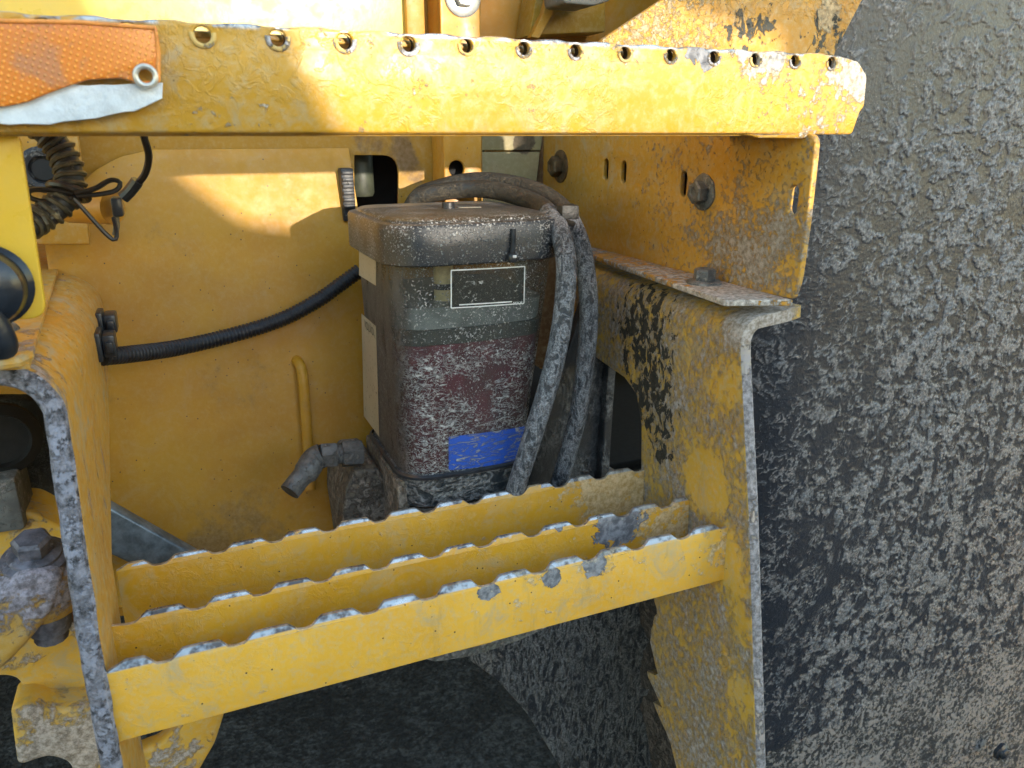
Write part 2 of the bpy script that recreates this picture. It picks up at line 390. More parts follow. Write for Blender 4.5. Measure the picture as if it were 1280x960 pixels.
# panels between post and bracket
M['tank'] = paint('khaki_panel', (.34,.28,.13), (.26,.21,.11), film=.5, specks=.4, rough=.5, mud=.8, thr=.80, mscale=22, mh=.0002, mcol=(.08,.055,.04), blobs=((P(655,178,1.0), .03, .35),))
tk = thing('khaki_cover', 'dull khaki cover plates with a horizontal seam behind the hose arch', 'cover', P(640,300,1.0))
za = P(640,188,1.0).z
link('upper_plate', plate(trace([(590,20),(700,20),(676,188),(590,188)], 'Y', 1.0), [], 'Y', 1.0, 1.01, .0015), M['tank'], tk)
link('lower_plate', plate(trace([(590,190),(675,190),(655,370),(590,370)], 'Y', .994), [], 'Y', .994, 1.01, .0015), M['tank'], tk)
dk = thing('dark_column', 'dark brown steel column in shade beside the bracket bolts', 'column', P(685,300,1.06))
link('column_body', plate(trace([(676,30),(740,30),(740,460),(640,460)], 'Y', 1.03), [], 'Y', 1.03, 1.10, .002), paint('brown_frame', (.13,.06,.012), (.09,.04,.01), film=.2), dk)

mb = thing('machine_body', 'dark underside and bulk of the machine behind the yellow wall', 'machine body', (0, 2.0, .5))
link('hull', box(-2.2, 1.6, 1.32, 3.2, .55, 2.6, .02), M['ora'], mb)
link('cab_overhang', box(-2.2, 1.6, .96, 1.31, 1.55, 2.6, .02), M['ora'], mb)
link('sky_block', box(-2.2, 2.2, 2.2, 3.4, -.28, .54, .02), M['void'], mb)  # block added under the machine to shut out sky from behind
link('belly_plate', box(-2.2, .9, .99, 3.2, .47, .49, .004), M['void'], mb)
# ================================================================== BACKGROUND ABOVE UPPER STEP
M['bright'] = paint('sunlit_cab_panel', (.74,.52,.10), (.72,.48,.08), film=.1, specks=.1, rough=.3)
cp = thing('cab_side_panel', 'bright sunlit pale yellow cab panel above the top step', 'cab panel', (.05, .86, 1.1))
link('panel_sheet', plate(trace([(-80,-160),(529,-160),(529,62),(-80,40)], 'Y', .86), [], 'Y', .86, .866, .0015), M['bright'], cp)
link('panel_edge', box(P(505,10,.858).x, P(528,10,.858).x, .850, .8588, 1.07, 1.4, .002), paint('brown_edge', (.42,.20,.02), (.36,.16,.02)), cp)
cb = thing('upper_bulkhead', 'shaded orange bulkhead above the top step, right of the post', 'bulkhead', (.42, 1.0, 1.1))
link('sheet', plate(trace([(598,-160),(1000,-160),(1000,110),(598,110)], 'Y', .98), [], 'Y', .98, .985, .001), M['ora'], cb)
link('boxed_section', plate(trace([(690,-120),(756,-120),(757,40),(662,44)], 'Y', .93), [], 'Y', .93, .975, .002), paint('olive_paint', (.36,.22,.02), (.30,.18,.015), film=.3), cb)
link('pale_strip', plate(trace([(694,-40),(706,-40),(690,20),(674,48),(664,46),(680,15)], 'Y', .915), [], 'Y', .915, .928, .001), M['wall_up'], cb)
wl = thing('work_lamp', 'grey underside of a work lamp at the very top edge', 'lamp', P(728,0,.85))
link('lamp_housing', plate(fillet(trace([(698,-40),(766,-40),(763,1),(742,7),(705,4)], 'Y', .85), .004), [], 'Y', .85, .90, .002), simple('lamp_grey', (.16,.16,.15), .45, dirt=.3), wl)
M['fend'] = paint('fender_paint', (.52,.26,.02), (.46,.21,.015), film=.5, specks=1., rough=.5, wrinkle=1.1, mud=.8, thr=.66, mscale=160, mh=.0005, mcol=(.36,.29,.19), bw=.10,
    black=((P(925,50,.60), .035), (P(1030,55,.60), .035), (P(960,30,.60), .02)), blobs=((P(820,40,.62), .09, .09),(P(1035,20,.6),.02,.2)))
fp = thing('fender_gusset', 'dusty slanting yellow gusset plate above the right end of the top step', 'gusset plate', P(950,70,.62))
link('gusset_sheet', plate(fillet(trace([(752,50),(845,-12),(905,-60),(1110,-60),(1076,4),(1046,62),(1036,90),(752,90)], 'Y', .60), .003), [], 'Y', .60, .607, .0015), M['fend'], fp)

# ================================================================== BLACK FENDER (right) and mud flap
def gnoise(x, y, seed=0):
    """2-D gradient noise on arrays, about -1..1"""
    rs_ = np.random.RandomState(seed); G = rs_.rand(256, 256)*2*np.pi; gx, gy = np.cos(G), np.sin(G)
    xi, yi = np.floor(x).astype(int), np.floor(y).astype(int); fx, fy_ = x-xi, y-yi
    u, v = fx**3*(fx*(fx*6-15)+10), fy_**3*(fy_*(fy_*6-15)+10)
    def g(a, b): return gx[(xi+a) & 255, (yi+b) & 255]*(fx-a)+gy[(xi+a) & 255, (yi+b) & 255]*(fy_-b)
    a_, b_ = g(0,0)*(1-u)+g(1,0)*u, g(0,1)*(1-u)+g(1,1)*u
    return (a_*(1-v)+b_*v)*1.45
def fbm(x, y, f, o, seed, gain=.55):
    r = np.zeros_like(x); a = 1.; t = 0.
    for k_ in range(o): r += a*gnoise(x*f+k_*17.3, y*f+k_*9.1, seed+k_); t += a; a *= gain; f *= 2.03
    return r/t*1.6
def sst(a, b, x): t = np.clip((x-a)/(b-a), 0, 1); return t*t*(3-2*t)
prof = [(.572,.725),(.585,.700),(.615,.675),(.65,.660),(.70,.655),(.78,.655),(.90,.66),(1.1,.67),(1.3,.675)]
STEP = .0014
pp = resample(spline([Vector((a, b, 0)) for a, b in prof], 16), STEP)
pa = np.array([[p.x, p.y] for p in pp]); zs = np.arange(.16, 1.30, STEP)
tn = np.gradient(pa, axis=0); tn /= np.linalg.norm(tn, axis=1)[:, None]; nrm = np.stack([tn[:,1], -tn[:,0]], 1)
U, Z = np.meshgrid(np.arange(len(pp))*STEP, zs); XX = np.tile(pa[:,0], (len(zs), 1))
wx, wz = fbm(U, Z, 42, 4, 11), fbm(U, Z, 42, 4, 31)
u2, z2 = U+wx*.0075, Z+wz*.0075
big = fbm(U, Z, 6, 2, 51); mid = fbm(U, Z, 17, 3, 54)
reg = sst(.66, .82, XX+big*.05+.04*mid)                      # flaky film at the left, thick crumbs at the right
high = sst(1.16, .98, Z+big*.03)                              # crust thins out toward the top
lum = fbm(u2, z2, 60, 6, 61, .62)
lump = sst(-.04, .12, lum+mid*.36-.26*(1-reg)-.10*(1-high))
r1 = 1-np.abs(fbm(u2*1.0, z2, 72, 4, 71, .5))*4.6; r1 = np.clip(r1, 0, 1)*sst(-.35, .1, fbm(U, Z, 22, 3, 75))
r2 = np.clip(1-np.abs(fbm(u2, z2, 135, 4, 81, .55))*2.6, 0, 1)
cr = fbm(U, Z, 210, 3, 91, .6)
thick = lump*(.35+.65*reg)*(.5+.5*high)
h = thick*(.0008+.0015*r2+.0006*cr)+r1*.0008*(1-.5*reg)+fbm(U, Z, 3, 2, 95)*.003+.0002*cr
mask = np.clip(np.maximum(lump*(.45+.55*r2)*(.45+.55*high)*(.5+.5*reg), r1*.75*(1-.4*reg)), 0, 1)
co = np.zeros((len(zs), len(pp), 3), dtype=np.float32)
co[:,:,0] = pa[None,:,0]+nrm[None,:,0]*h; co[:,:,1] = pa[None,:,1]+nrm[None,:,1]*h+.015*(Z-1.0)**2; co[:,:,2] = Z
NZ, NU = co.shape[:2]; idx = np.arange(NZ*NU).reshape(NZ, NU)
quads = np.stack([idx[:-1,:-1], idx[:-1,1:], idx[1:,1:], idx[1:,:-1]], -1).reshape(-1, 4)
fm = bpy.data.meshes.new('fender_skin'); fm.vertices.add(NZ*NU); fm.vertices.foreach_set('co', co.ravel())
fm.loops.add(quads.size); fm.loops.foreach_set('vertex_index', quads.ravel().astype(np.int32))
fm.polygons.add(len(quads)); fm.polygons.foreach_set('loop_start', np.arange(0, quads.size, 4, dtype=np.int32)); fm.update(calc_edges=True); fm.validate()
at_ = fm.attributes.new('crust', 'FLOAT', 'POINT'); at_.data.foreach_set('value', mask.astype(np.float32).ravel())
n = NT('fender_crust'); an = n.t.nodes.new('ShaderNodeAttribute'); an.attribute_name = 'crust'; mk = an.outputs['Fac']
tex = n.noise(240, 5, .7); tn2 = n.noise(40, 4, .6, off=3)
dots = n.ss(n.noise(430, 2, .6, off=8), .66, .74)
cr_ = n.mix(n.ss(tex, .32, .68), (.060,.059,.063), (.27,.262,.265)); cr_ = n.mix(n.ss(tn2, .45, .7), cr_, n.mix(n.ss(tex, .32, .68), (.065,.07,.08), (.21,.22,.24)))
rub_ = n.mix(n.noise(10, 4, .6), (.013,.017,.027), (.028,.033,.044)); rub_ = n.mix(n.mth('MULTIPLY', n.ss(n.xyz(2), .98, 1.2), .6), rub_, (.046,.046,.052))
col = n.mix(n.ss(mk, .12, .62), rub_, cr_); col = n.mix(n.mth('MULTIPLY', dots, .55), col, (.38,.38,.39))
M['fender'] = n.fin(col, n.mth('ADD', .32, n.mth('MULTIPLY', mk, .4)), n.bump(n.mth('MULTIPLY', tex, .0009), 1.), 0., spec=.5)
fd = thing('wheel_fender', 'large black rubber fender crusted with dried grey mud at the right', 'fender', (.8, .75, -.22))
link('fender_skin', fm, M['fender'], fd, 0); fm.shade_smooth()
link('fender_core', join([plate([Vector((p[0]+.004 if i_ == 0 else p[0], p[1]+.012)) for i_, p in enumerate(prof+[(2.1,.69)])]+[Vector((2.1,.76)), Vector((.60,.76))], [], 'Z', -.22, 1.7, .001)]), simple('plain_fender_rubber', (.03,.034,.042), .5, dirt=.6, dcol=(.22,.21,.21)), fd)
c_ = P(1252,940,.655); 
link('rivet', rough_up(lathe([(.016,-.004),(.016,.002),(.012,.005),(.0105,.004),(.009,.008),(.004,.010)], c_, (0,-1,0), 24), .0015, 90), M['fender'], fd)
M['flap'] = mudrub('flap_crust', (.020,.022,.028), (.22,.215,.215), 75, .53, vs=(1,1,.38), rot=(0,.2,0), h=.003, rough=.5, size=.16, fine=.8)
fl = thing('mud_flap', 'black mud flap with a rounded lower corner below the grease reservoir', 'mud flap', P(700,960,.98))
link('flap_sheet', plate(fillet(trace([(583,690),(930,600),(930,1120),(760,1120),(722,1000),(695,950),(660,893),(622,850),(583,823)], 'Y', .98), .02), [], 'Y', .98, .99, .002), M['flap'], fl)
sk = thing('drip_tray', 'grey rounded tray edge showing under the lower step', 'tray', P(600,820,.74))
link('tray_body', rough_up(plate(fillet(trace([(500,700),(700,700),(690,784),(640,806),(590,822),(545,829),(510,820)], 'Y', .74), .008), [], 'Y', .74, .84, .004), .0006, 60), paint('grey_tray', (.22,.24,.22), (.14,.15,.15), mud=.8, thr=.5, mscale=120, specks=0), sk)

# ================================================================== RIGHT SIDE PLATE
M['rplate'] = paint('muddy_stringer_paint', (.62,.37,.05), (.56,.32,.035), film=.6, specks=.3, rough=.5, mud=.85, thr=.56, soft=.11, mscale=150, mh=.0012, mcol=(.30,.285,.29), vs=(1,1,.8),
    black=((at(805,420,'X',.432), .075), (at(812,500,'X',.432), .065), (at(825,550,'X',.432), .035)), bw=.15,
    blobs=((at(880,600,'X',.432), .045, -.22), (at(912,700,'X',.432), .05, -.14), (at(905,480,'X',.432), .03, -.05), (at(930,880,'X',.432), .03, -.14), (at(925,780,'X',.432), .03, -.14), (at(860,680,'X',.432), .05, .10), (at(960,398,'Y',.5), .05, .3)))
XR = .432; TR = .011
def yf(z):   # front edge leans out toward the foot
    pts = [(.20,.405),(at(945,960,'X',XR).z, at(945,960,'X',XR).y), (at(935,640,'X',XR).z, at(935,640,'X',XR).y), (at(925,440,'X',XR).z, at(925,440,'X',XR).y), (.95,.51)]
    for (a, b), (c, d) in zip(pts, pts[1:]):
        if z <= c: return b+(d-b)*max(0, (z-a)/(c-a))
    return pts[-1][1]
bk = [(850,1000),(846,960),(835,920),(828,885),(812,868),(822,845),(806,838),(812,800),(818,772),(822,765)]
bkz = sorted([(at(x,y,'X',XR).z, at(x,y,'X',XR).y) for x, y in bk])+[(.56,.640),(.60,.645),(.655,.648),(.705,.652),(.735,.665),(.750,.700),(.755,.84),(.90,.86)]
def yb(z):
    if z < bkz[0][0]: return bkz[0][1]
    for (a, b), (c, d) in zip(bkz, bkz[1:]):
        if z <= c: return b+(d-b)*(z-a)/(c-a+1e-9)
    return bkz[-1][1]
sec = [(XR, z) for z in np.arange(.20, .829, .006)]
R_ = .020
for k in range(1, 9): a = math.pi/2*k/8; sec.append((XR+R_*(1-math.cos(a)), R_*1.15*math.sin(a)+.829))
xe, ze = sec[-1]
for k in range(1, 8): sec.append((xe+.048*k/7, ze+.004*k/7))
vs, fs = [], []; NY = 46
for n_, (x, z) in enumerate(sec):
    zz = min(z, .85); a, b = yf(zz), yb(zz); jag = mn.noise(Vector((z*60, 3, 0)))*.005 if z < .56 else 0
    if x > xe+.02: a += .006*((x-xe-.02)/.03)**2
    for j in range(NY+1):
        t = j/NY; vs.append((x, a+(b+jag-a)*t, z+mn.noise(Vector((x*20, t*6, z*12)))*.0006))
for n_ in range(len(sec)-1):
    for j in range(NY): fs.append((n_*(NY+1)+j, n_*(NY+1)+j+1, (n_+1)*(NY+1)+j+1, (n_+1)*(NY+1)+j))
me = solid(vs, fs, TR, .0012, -1)
if min(v.co.x for v in me.vertices) < XR-.004: me = solid(vs, fs, TR, .0012, 1)
rp = thing('right_stringer', 'muddy yellow side plate carrying the right ends of the lower step', 'side plate', (XR, .55, .2))
link('stringer_plate', me, M['rplate'], rp)
M['edge'] = simple('mud_coated_edge', (.30,.29,.31), .7, nz=.5, bump=.0012, sc=130, dirt=.5, dcol=(.33,.32,.34))
vs, fs = [], []; zz = list(np.arange(.20, .829, .004)); 
for k, z in enumerate(zz):
    j = mn.noise(Vector((z*70, 0, 9)))*.0007
    for a, b in ((.0005, -.0002), (.0030, -.0020+j), (.0085+j, -.0022), (.0112, -.0002)): vs.append((XR+a, yf(z)+b, z))
for k in range(len(zz)-1):
    for i in range(3): fs.append((k*4+i, k*4+i+1, (k+1)*4+i+1, (k+1)*4+i))
M['edge_pink'] = paint('worn_edge_paint', (.45,.36,.30), (.33,.30,.30), film=.6, mud=.9, thr=.50, mscale=60, mcol=(.25,.23,.235), specks=0, rough=.6)
link('caked_edge', mesh(vs, fs), M['edge_pink'], rp)
M['crust'] = mudrub('brown_crust', (.03,.026,.022), (.085,.07,.06), 60, .45, h=.004, rough=.7, size=.3)
cr = rag(trace([(835,735),(800,748),(800,775),(812,800),(806,812),(800,835),(802,858),(812,862),(800,880),(808,910),(815,960),(818,1020),(880,1020),(868,900),(850,800)], 'X', .446), .0015, .004, 5)
link('mud_crust', plate(cr, [], 'X', .4445, .452, .002), M['crust'], rp)
dn = at(907,826,'X',XR)
link('dent', torus(dn+Vector((-.0006,0,0)), (1,0,0), .0075, .0022, 20, 6), M['rplate'], rp)

# ================================================================== BLACK BACKING PANEL right of the hoses
M['plast'] = mudrub('black_panel_crust', (.010,.011,.013), (.12,.12,.12), 70, .53, vs=(1,1,.5), h=.002, rough=.5)
bp = thing('black_guard', 'dusty black upright guard plate behind the two grease hoses', 'guard plate', P(755,600,.68))
link('guard_face', plate(trace([(735,366),(776,378),(766,505),(757,640),(650,640),(690,500)], 'Y', .755), [], 'Y', .755, .77, .002), M['plast'], bp)
xg = at(776,378,'Y',.70).x
link('guard_return', plate(trace([(768,374),(777,377),(767,505),(759,640),(748,640),(757,505)], 'Y', .742), [], 'Y', .742, .7545, .002), M['plast'], bp)
dkb = thing('hose_block', 'black steel block in shadow under the grease hoses', 'steel block', P(700,700,.76))
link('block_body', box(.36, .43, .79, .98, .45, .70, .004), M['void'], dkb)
link('block_flange', plate(fillet(trace([(640,560),(700,540),(745,575),(790,600),(790,700),(600,700)], 'Y', .775), .006), [], 'Y', .775, .789, .002), M['plast'], dkb)

# ================================================================== SUPPORT BRACKET
XB = .475
M['brk'] = paint('bracket_paint', (.56,.29,.03), (.50,.25,.022), film=.45, specks=1., rough=.42, mud=.85, thr=.64, soft=.07, mscale=190, mh=.0006, mcol=(.24,.225,.21),
    blobs=((at(930,320,'X',XB), .07, .13), (at(990,300,'X',XB), .07, .08), (at(880,270,'X',XB), .05, .06), (at(730,230,'X',XB), .20, -.10)))
br = thing('support_bracket', 'orange yellow angle bracket with oval slots under the top step', 'bracket', (XB, .7, .86))
def slot(x, y, hw, hh):
    c = at(x, y, 'X', XB); pts = []
    for i in range(18):
        a = 2*math.pi*i/18; pts.append(Vector((c.y+hw*math.cos(a), c.z+(hh-hw)*(1 if math.sin(a) > 0 else -1)+hw*math.sin(a))))
    return pts
fr = trace([(1019,180),(1008,280),(998,352),(990,374)], 'X', XB)
out = [Vector((.995,1.0005))]+fillet([Vector((.495,1.0005)), *fr[1:], Vector((.995,.866)), Vector((.995,1.0005))][:5], [.010,.02,.01,.006,0])
out = [Vector((.995,1.0005)), *fillet([Vector((.56,1.0005)), Vector((fr[0].x,1.0005)), fr[1], fr[2], fr[3], Vector((.56,.864))], [0,.010,.01,.01,.003,0]), Vector((.995,.866))]
sl_ = [slot(757,212,.0058,.0125), slot(779,215,.0058,.0125), slot(854,230,.0052,.0125), slot(991,250,.0052,.0120)]
link('web', plate(out, sl_, 'X', XB, XB+.006, .0015), M['brk'], br)
link('slot_lip', join([torus(at(991,250,'X',XB)+Vector((-.0004,0,dz)), (1,0,0), .0066, .0012, 20, 6, *aa) for dz, aa in ((.007,(0,2*math.pi)),)]), M['brk'], br) if False else None
M['brkf'] = paint('bracket_flange_paint', (.56,.27,.02), (.45,.2,.02), film=.6, specks=.4, mud=.9, thr=.55, mscale=120, mh=.0008, mcol=(.38,.36,.34), rough=.5, blobs=((at(900,365,'Z',.865), .08, .1),))
fl_ = trace([(735,321),(905,381)], 'Z', .862)
fo = [Vector((XB+.001, at(985,381,'Z',.862).y)), Vector((fl_[1].x, at(905,381,'Z',.862).y)), fl_[0], Vector((fl_[0].x-.002, .99)), Vector((XB+.001,.99))]
link('lower_flange', plate(fillet(fo, [.002,.004,0,0,0]), [], 'Z', .8605, .866, .0012), M['brkf'], br)
link('slot_shade_plate', box(.4905, .4945, .56, .985, .872, .996, .001), M['void'], br)  # near-black plate added behind the slots so they look shaded
link('upper_flange', box(XB-.045, XB+.004, .507, .60, .9985, 1.0035, .001), M['brkf'], br)
M['bolt'] = simple('muddy_steel', (.15,.155,.16), .45, .5, nz=.4, dirt=.55, dcol=(.30,.29,.28), bump=.0006)
M['boltb'] = simple('brown_steel', (.12,.08,.04), .5, .4, nz=.4, dirt=.2, dcol=(.22,.17,.12), bump=.0004)
hexbolt(br, at(701,208,'X',XB), (-1,0,0), .013, .012, .021, M['boltb'], turn=.3)
b = hexbolt(br, at(880,240,'X',XB), (-1,0,0), .0115, .010, .0175, M['bolt'], turn=.1)
for o_ in (b, b.children[0]): rough_up(o_.data, .0012, 120)
c = at(880,354,'Z',.866)
hexbolt(br, c, (0,0,1), .0105, .011, .0165, M['bolt'], turn=.4)

# ================================================================== LEFT SIDE PLATE
XL = -.080; TL = .0125
M['lplate'] = paint('left_stringer_paint', (.58,.31,.035), (.50,.25,.03), film=.75, specks=.9, rough=.5, mud=.8, thr=.66, mscale=48, mh=.0006, mcol=(.27,.245,.25), vs=(1,1,.4),
    blobs=((P(40,480,.56), .05, .10), (P(100,300,.85), .06, -.1), (P(70,430,.6), .04, .05)))
lpf = [(.18,.47),(.45,.492),(.579,.498),(.684,.506),(.80,.537),(.83,.545),(.95,.55)]
lpb = [(.18,.60),(.60,.605),(.676,.623),(.783,.846),(.85,.91),(.88,.94),(.95,.94)]
def itp(t, z):
    for (a, b), (c, d) in zip(t, t[1:]):
        if z <= c: return b+(d-b)*max(0, (z-a)/(c-a))
    return t[-1][1]
sec = [(XL, z) for z in np.arange(.18, .826, .008)]; R_ = .036
for k in range(1, 11): a = math.pi/2*k/10; sec.append((XL-R_*(1-math.cos(a)), .826+R_*1.05*math.sin(a)))
xe, ze = sec[-1]
for k in range(1, 10): sec.append((xe-.20*k/9, ze+.001*k/9))
def sheet(sec, y0, y1, t, NY=40):
    vs, fs = [], []
    for (x, z) in sec:
        a, b = y0(x, z), y1(x, z)
        for j in range(NY+1): vs.append((x, a+(b-a)*j/NY, z+mn.noise(Vector((x*20, j/NY*5, z*9)))*.0008))
    for n_ in range(len(sec)-1):
        for j in range(NY): fs.append((n_*(NY+1)+j, n_*(NY+1)+j+1, (n_+1)*(NY+1)+j+1, (n_+1)*(NY+1)+j))
    return vs, fs
vs, fs = sheet(sec, lambda x, z: itp(lpf, z), lambda x, z: itp(lpb, z), TL)
me = solid(vs, fs, TL, .0015, -1)
if max(v.co.x for v in me.vertices) > XL+.004: me = solid(vs, fs, TL, .0015, 1)
lp = thing('left_stringer', 'dusty yellow side plate with a rounded shoulder at the left end of the steps', 'side plate', (XL, .55, .18))
link('stringer_plate', me, M['lplate'], lp)
# thick mud along its front edge
M['ledge'] = simple('blue_grey_mud', (.14,.135,.155), .6, nz=.95, bump=.0018, sc=150, dirt=.6, dcol=(.27,.27,.32))
path = []
for z in np.arange(.30, .826, .004): path.append(Vector((XL-TL*.5, itp(lpf, z)-.002, z)))
for k in range(1, 13): a = math.pi/2*k/12; path.append(Vector((XL-TL*.5-(R_-TL*.5)*(1-math.cos(a)), .545-.001, .826+(R_-TL*.3)*math.sin(a))))
for k in range(1, 6): path.append(path[-1]+Vector((-.006, 0, .0002)))
vs, fs = [], []; n_ = 8
for i, p in enumerate(path):
    t = (path[min(i+1, len(path)-1)]-path[max(i-1, 0)]).normalized(); s_ = t.cross(Vector((0,1,0))).normalized(); th = min(1, (len(path)-i)/6)
    for k in range(n_):
        a = 2*math.pi*k/n_; q = 1+.12*mn.noise(p*70+Vector((k*.7, 0, 0))); vs.append(p+s_*math.cos(a)*TL*.54*q*(.55+.45*th)+Vector((0,1,0))*math.sin(a)*.005*q)
for i in range(len(path)-1):
    for k in range(n_): fs.append((i*n_+k, i*n_+(k+1) % n_, (i+1)*n_+(k+1) % n_, (i+1)*n_+k))
link('caked_edge', mesh(vs, fs), M['ledge'], lp)
# loose tread plate on its shoulder
zt_ = ze+.0015
out = trace([(38,462),(84,302),(40,300),(-160,300),(-200,470),(-60,466)], 'Z', zt_)
link('top_pad', plate(out, [], 'Z', zt_, zt_+.004, .001), M['lplate'], lp)
p0, p1 = at(-60,466,'Z',zt_+.006), at(22,452,'Z',zt_+.006)
link('pad_rib', tube([p0+Vector((0,0,.0)), p0.lerp(p1,.5), p1, p1+Vector((.004,.012,0))], .0035, 8), M['lplate'], lp)
# black clips on the inner face
cl = thing('conduit_clip', 'pair of black plastic clips on the inner face of the left plate', 'clip', at(128,420,'X',XL))
M['blk'] = simple('black_plastic', (.022,.026,.033), .3, bump=.0001)
for (x, y, s) in ((125,402,.82), (123,429,.95)):
    c = at(x, y, 'X', XL)
    link('clip_base', box(c.x-.002, c.x+.004, c.y-.022*s, c.y+.012, c.z-.014*s, c.z+.014*s, .0015), M['blk'], cl)
    link('clip_body', box(c.x+.004, c.x+.015, c.y-.014, c.y+.012, c.z-.012*s, c.z+.010*s, .002), M['blk'], cl)
    link('clip_latch', box(c.x+.007, c.x+.013, c.y-.018, c.y-.013, c.z-.007*s, c.z+.004*s, .001), M['blk'], cl)

# ================================================================== STEPS
M['bar'] = paint('step_bar_paint', (.70,.355,.022), (.62,.30,.015), edgew=True, film=.3, specks=.55, rough=.36, mud=.5, thr=.69, mscale=90, mh=.0003, mcol=(.42,.38,.30), wrinkle=.25,
    metal=(.6566,.6576,.17), blobs=((Vector((.41,.56,.65)), .09, .16), (Vector((.42,.64,.65)), .09, .18), (Vector((.36,.64,.66)), .08, .12)),
    chip=((at(775,655,'Y',.558), .030), (at(700,660,'Y',.558), .006)))
def front_chips():
    L = []
    for x, y, r in ((745,705,.014),(690,722,.011),(612,740,.010),(690,632,.008)): L.append((at(x, y, 'Y', .5), r))
    return L
M['barf'] = paint('front_bar_paint', (.80,.435,.048), (.72,.37,.032), edgew=True, film=.5, specks=.8, rough=.42, mud=.6, thr=.68, mscale=80, mh=.0003, mcol=(.42,.37,.28), wrinkle=.2,
    metal=(.6558,.6568,.30), chip=front_chips(), blobs=((Vector((.25,.5,.655)), .10, .05), (Vector((.43,.5,.63)), .05, .08)))
ls = thing('lower_step', 'yellow lower step of three saw toothed bars between the side plates', 'step', (.175, .57, .60))
def bar(Y, x0, x1, ztop, hgt, ph, pitch, mat, tw=.56, th=.0052, seed=0, lean=.0035):
    rnd = random.Random(seed); top = []; x = x0+ph-pitch
    while x < x1:
        a, b_, c_, d_ = x-.004+rnd.uniform(-.001,.001), x+.003, x+pitch*tw, x+pitch*tw+.006+rnd.uniform(-.001,.001)
        h = th*rnd.uniform(.85, 1.1)
        for xx, zz in ((a, 0), (b_, h), ((b_+c_)/2, h*1.04), (c_, h*.95), (d_, 0), (x+pitch*.8, -.0006)):
            if x0+.002 < xx < x1-.002: top.append(Vector((xx, ztop-th+zz)))
        x += pitch
    out = [Vector((x0, ztop-hgt)), Vector((x1, ztop-hgt))]+[Vector((x1, ztop-th+.001))]+top[::-1]+[Vector((x0, ztop-th+.001))]
    me = plate(fillet(out, .0009, 2), [], 'Y', Y, Y+.0032, .0005)
    for v in me.vertices:                       # rolled grip: the teeth lean back a little, sheet slightly wavy
        k = max(0, (v.co.z-(ztop-.012))/.012); v.co.y += k*k*lean + mn.noise(Vector((v.co.x*14, Y*9, 0)))*.0008
    return me
link('serrated_bar', bar(.500, XL-.001, .433, .6605, .0590, .046, .0476, M['barf'], seed=1, lean=.0045), M['barf'], ls)
link('serrated_bar', bar(.5585, XL-.001, .432, .660, .0590, .022, .0473, M['bar'], seed=2), M['bar'], ls)
link('serrated_bar', bar(.640, XL-.001, .432, .660, .0560, .0425, .0473, M['bar'], seed=3), M['bar'], ls)
link('under_tie', box(.17, .20, .506, .645, .596, .601, .001), M['bar'], ls)

# --- upper step
M['up'] = paint('top_step_paint', (.54,.295,.028), (.46,.245,.022), film=.5, edgew=True, specks=.15, rough=.36, wrinkle=.5, mud=.85, thr=.69, mscale=110, mh=.0004, mcol=(.40,.37,.33),
    metal=(1.0560,1.0590,.12), blobs=((Vector((.50,.5,1.02)), .08, .10), (Vector((.52,.5,1.05)), .05, .08), (Vector((.3,.5,1.058)), .03, .12), (Vector((.42,.5,1.06)), .04, .2)),
    chip=((at(915,75,'Y',.5)+Vector((-.022,0,.001)), .011), (at(872,66,'Y',.5), .010), (at(645,38,'Y',.5), .007), (at(970,75,'Y',.5), .008)))
us = thing('upper_step', 'broad yellow top step with a row of rimmed grip holes', 'step', (.2, .55, 1.0))
holes_px = [(-60,-14),(47,-3),(155,4),(250,14),(345,21),(430,30),(510,37),(583,43),(655,48),(720,54),(782,59),(839,65),(893,70),(945,73),(994,77),(1040,77)]
hx = [at(x, y, 'Y', .5) for x, y in holes_px]
zt = 1.0600; x_r = at(1082,120,'Y',.5).x
hs = [Vector((h.x, 1.0530 if h.x < .16 else 1.0536)) for h in hx]
hs = [h for h in hs]
topl = []
for a, b_ in zip(hs[::-1], hs[::-1][1:]):
    topl += [Vector((a.x+.0065, zt-.0010)), Vector((a.x, zt-.0008)), Vector((a.x-.0065, zt-.0009)), Vector(((a.x+b_.x)/2+.006, zt+.0003)), Vector(((a.x+b_.x)/2-.006, zt))]
q = [at(x,y,'Y',.5) for x,y in ((1073,77),(1084,95),(1081,133),(1075,140),(1067,168))]
out = [Vector((-.25, 1.000))] + [Vector((at(940,164,'Y',.5).x, 1.0)), Vector((at(952,172,'Y',.5).x, .9975)), Vector((at(1008,175,'Y',.5).x, .9970)), Vector((at(1020,168,'Y',.5).x, 1.000))] + \
      [Vector((q[4].x, q[4].z)), Vector((q[3].x, q[3].z)), Vector((q[2].x, q[2].z)), Vector((q[1].x, q[1].z)), Vector((q[0].x, q[0].z))] + topl + [Vector((-.25, zt))]
me = plate(fillet(out, .0025, 3), [circ(h, (.0047 if h.x < .16 else .0042), 16) for h in hs], 'Y', .5, .5045, .0012)
for v in me.vertices:
    k = max(0, (1.011-v.co.z)/.011); v.co.y += k*k*.007*(1 if v.co.x < .42 else .3)+mn.noise(Vector((v.co.x*9, 0, v.co.z*20)))*.0009
link('step_face', me, M['up'], us)
M['rim'] = paint('rim_paint', (.62,.42,.13), (.5,.33,.10), film=.5, mud=.9, thr=.56, mscale=110, mcol=(.36,.36,.40), specks=0, rough=.4)
for h in hs:
    link('hole_rim', torus((h.x, .4997, h.y), (0,-1,0), (.0058 if h.x < .16 else .0051), (.0015 if h.x < .16 else .0011), 20, 8, math.pi*.93, math.pi*2.07), M['rim'], us)
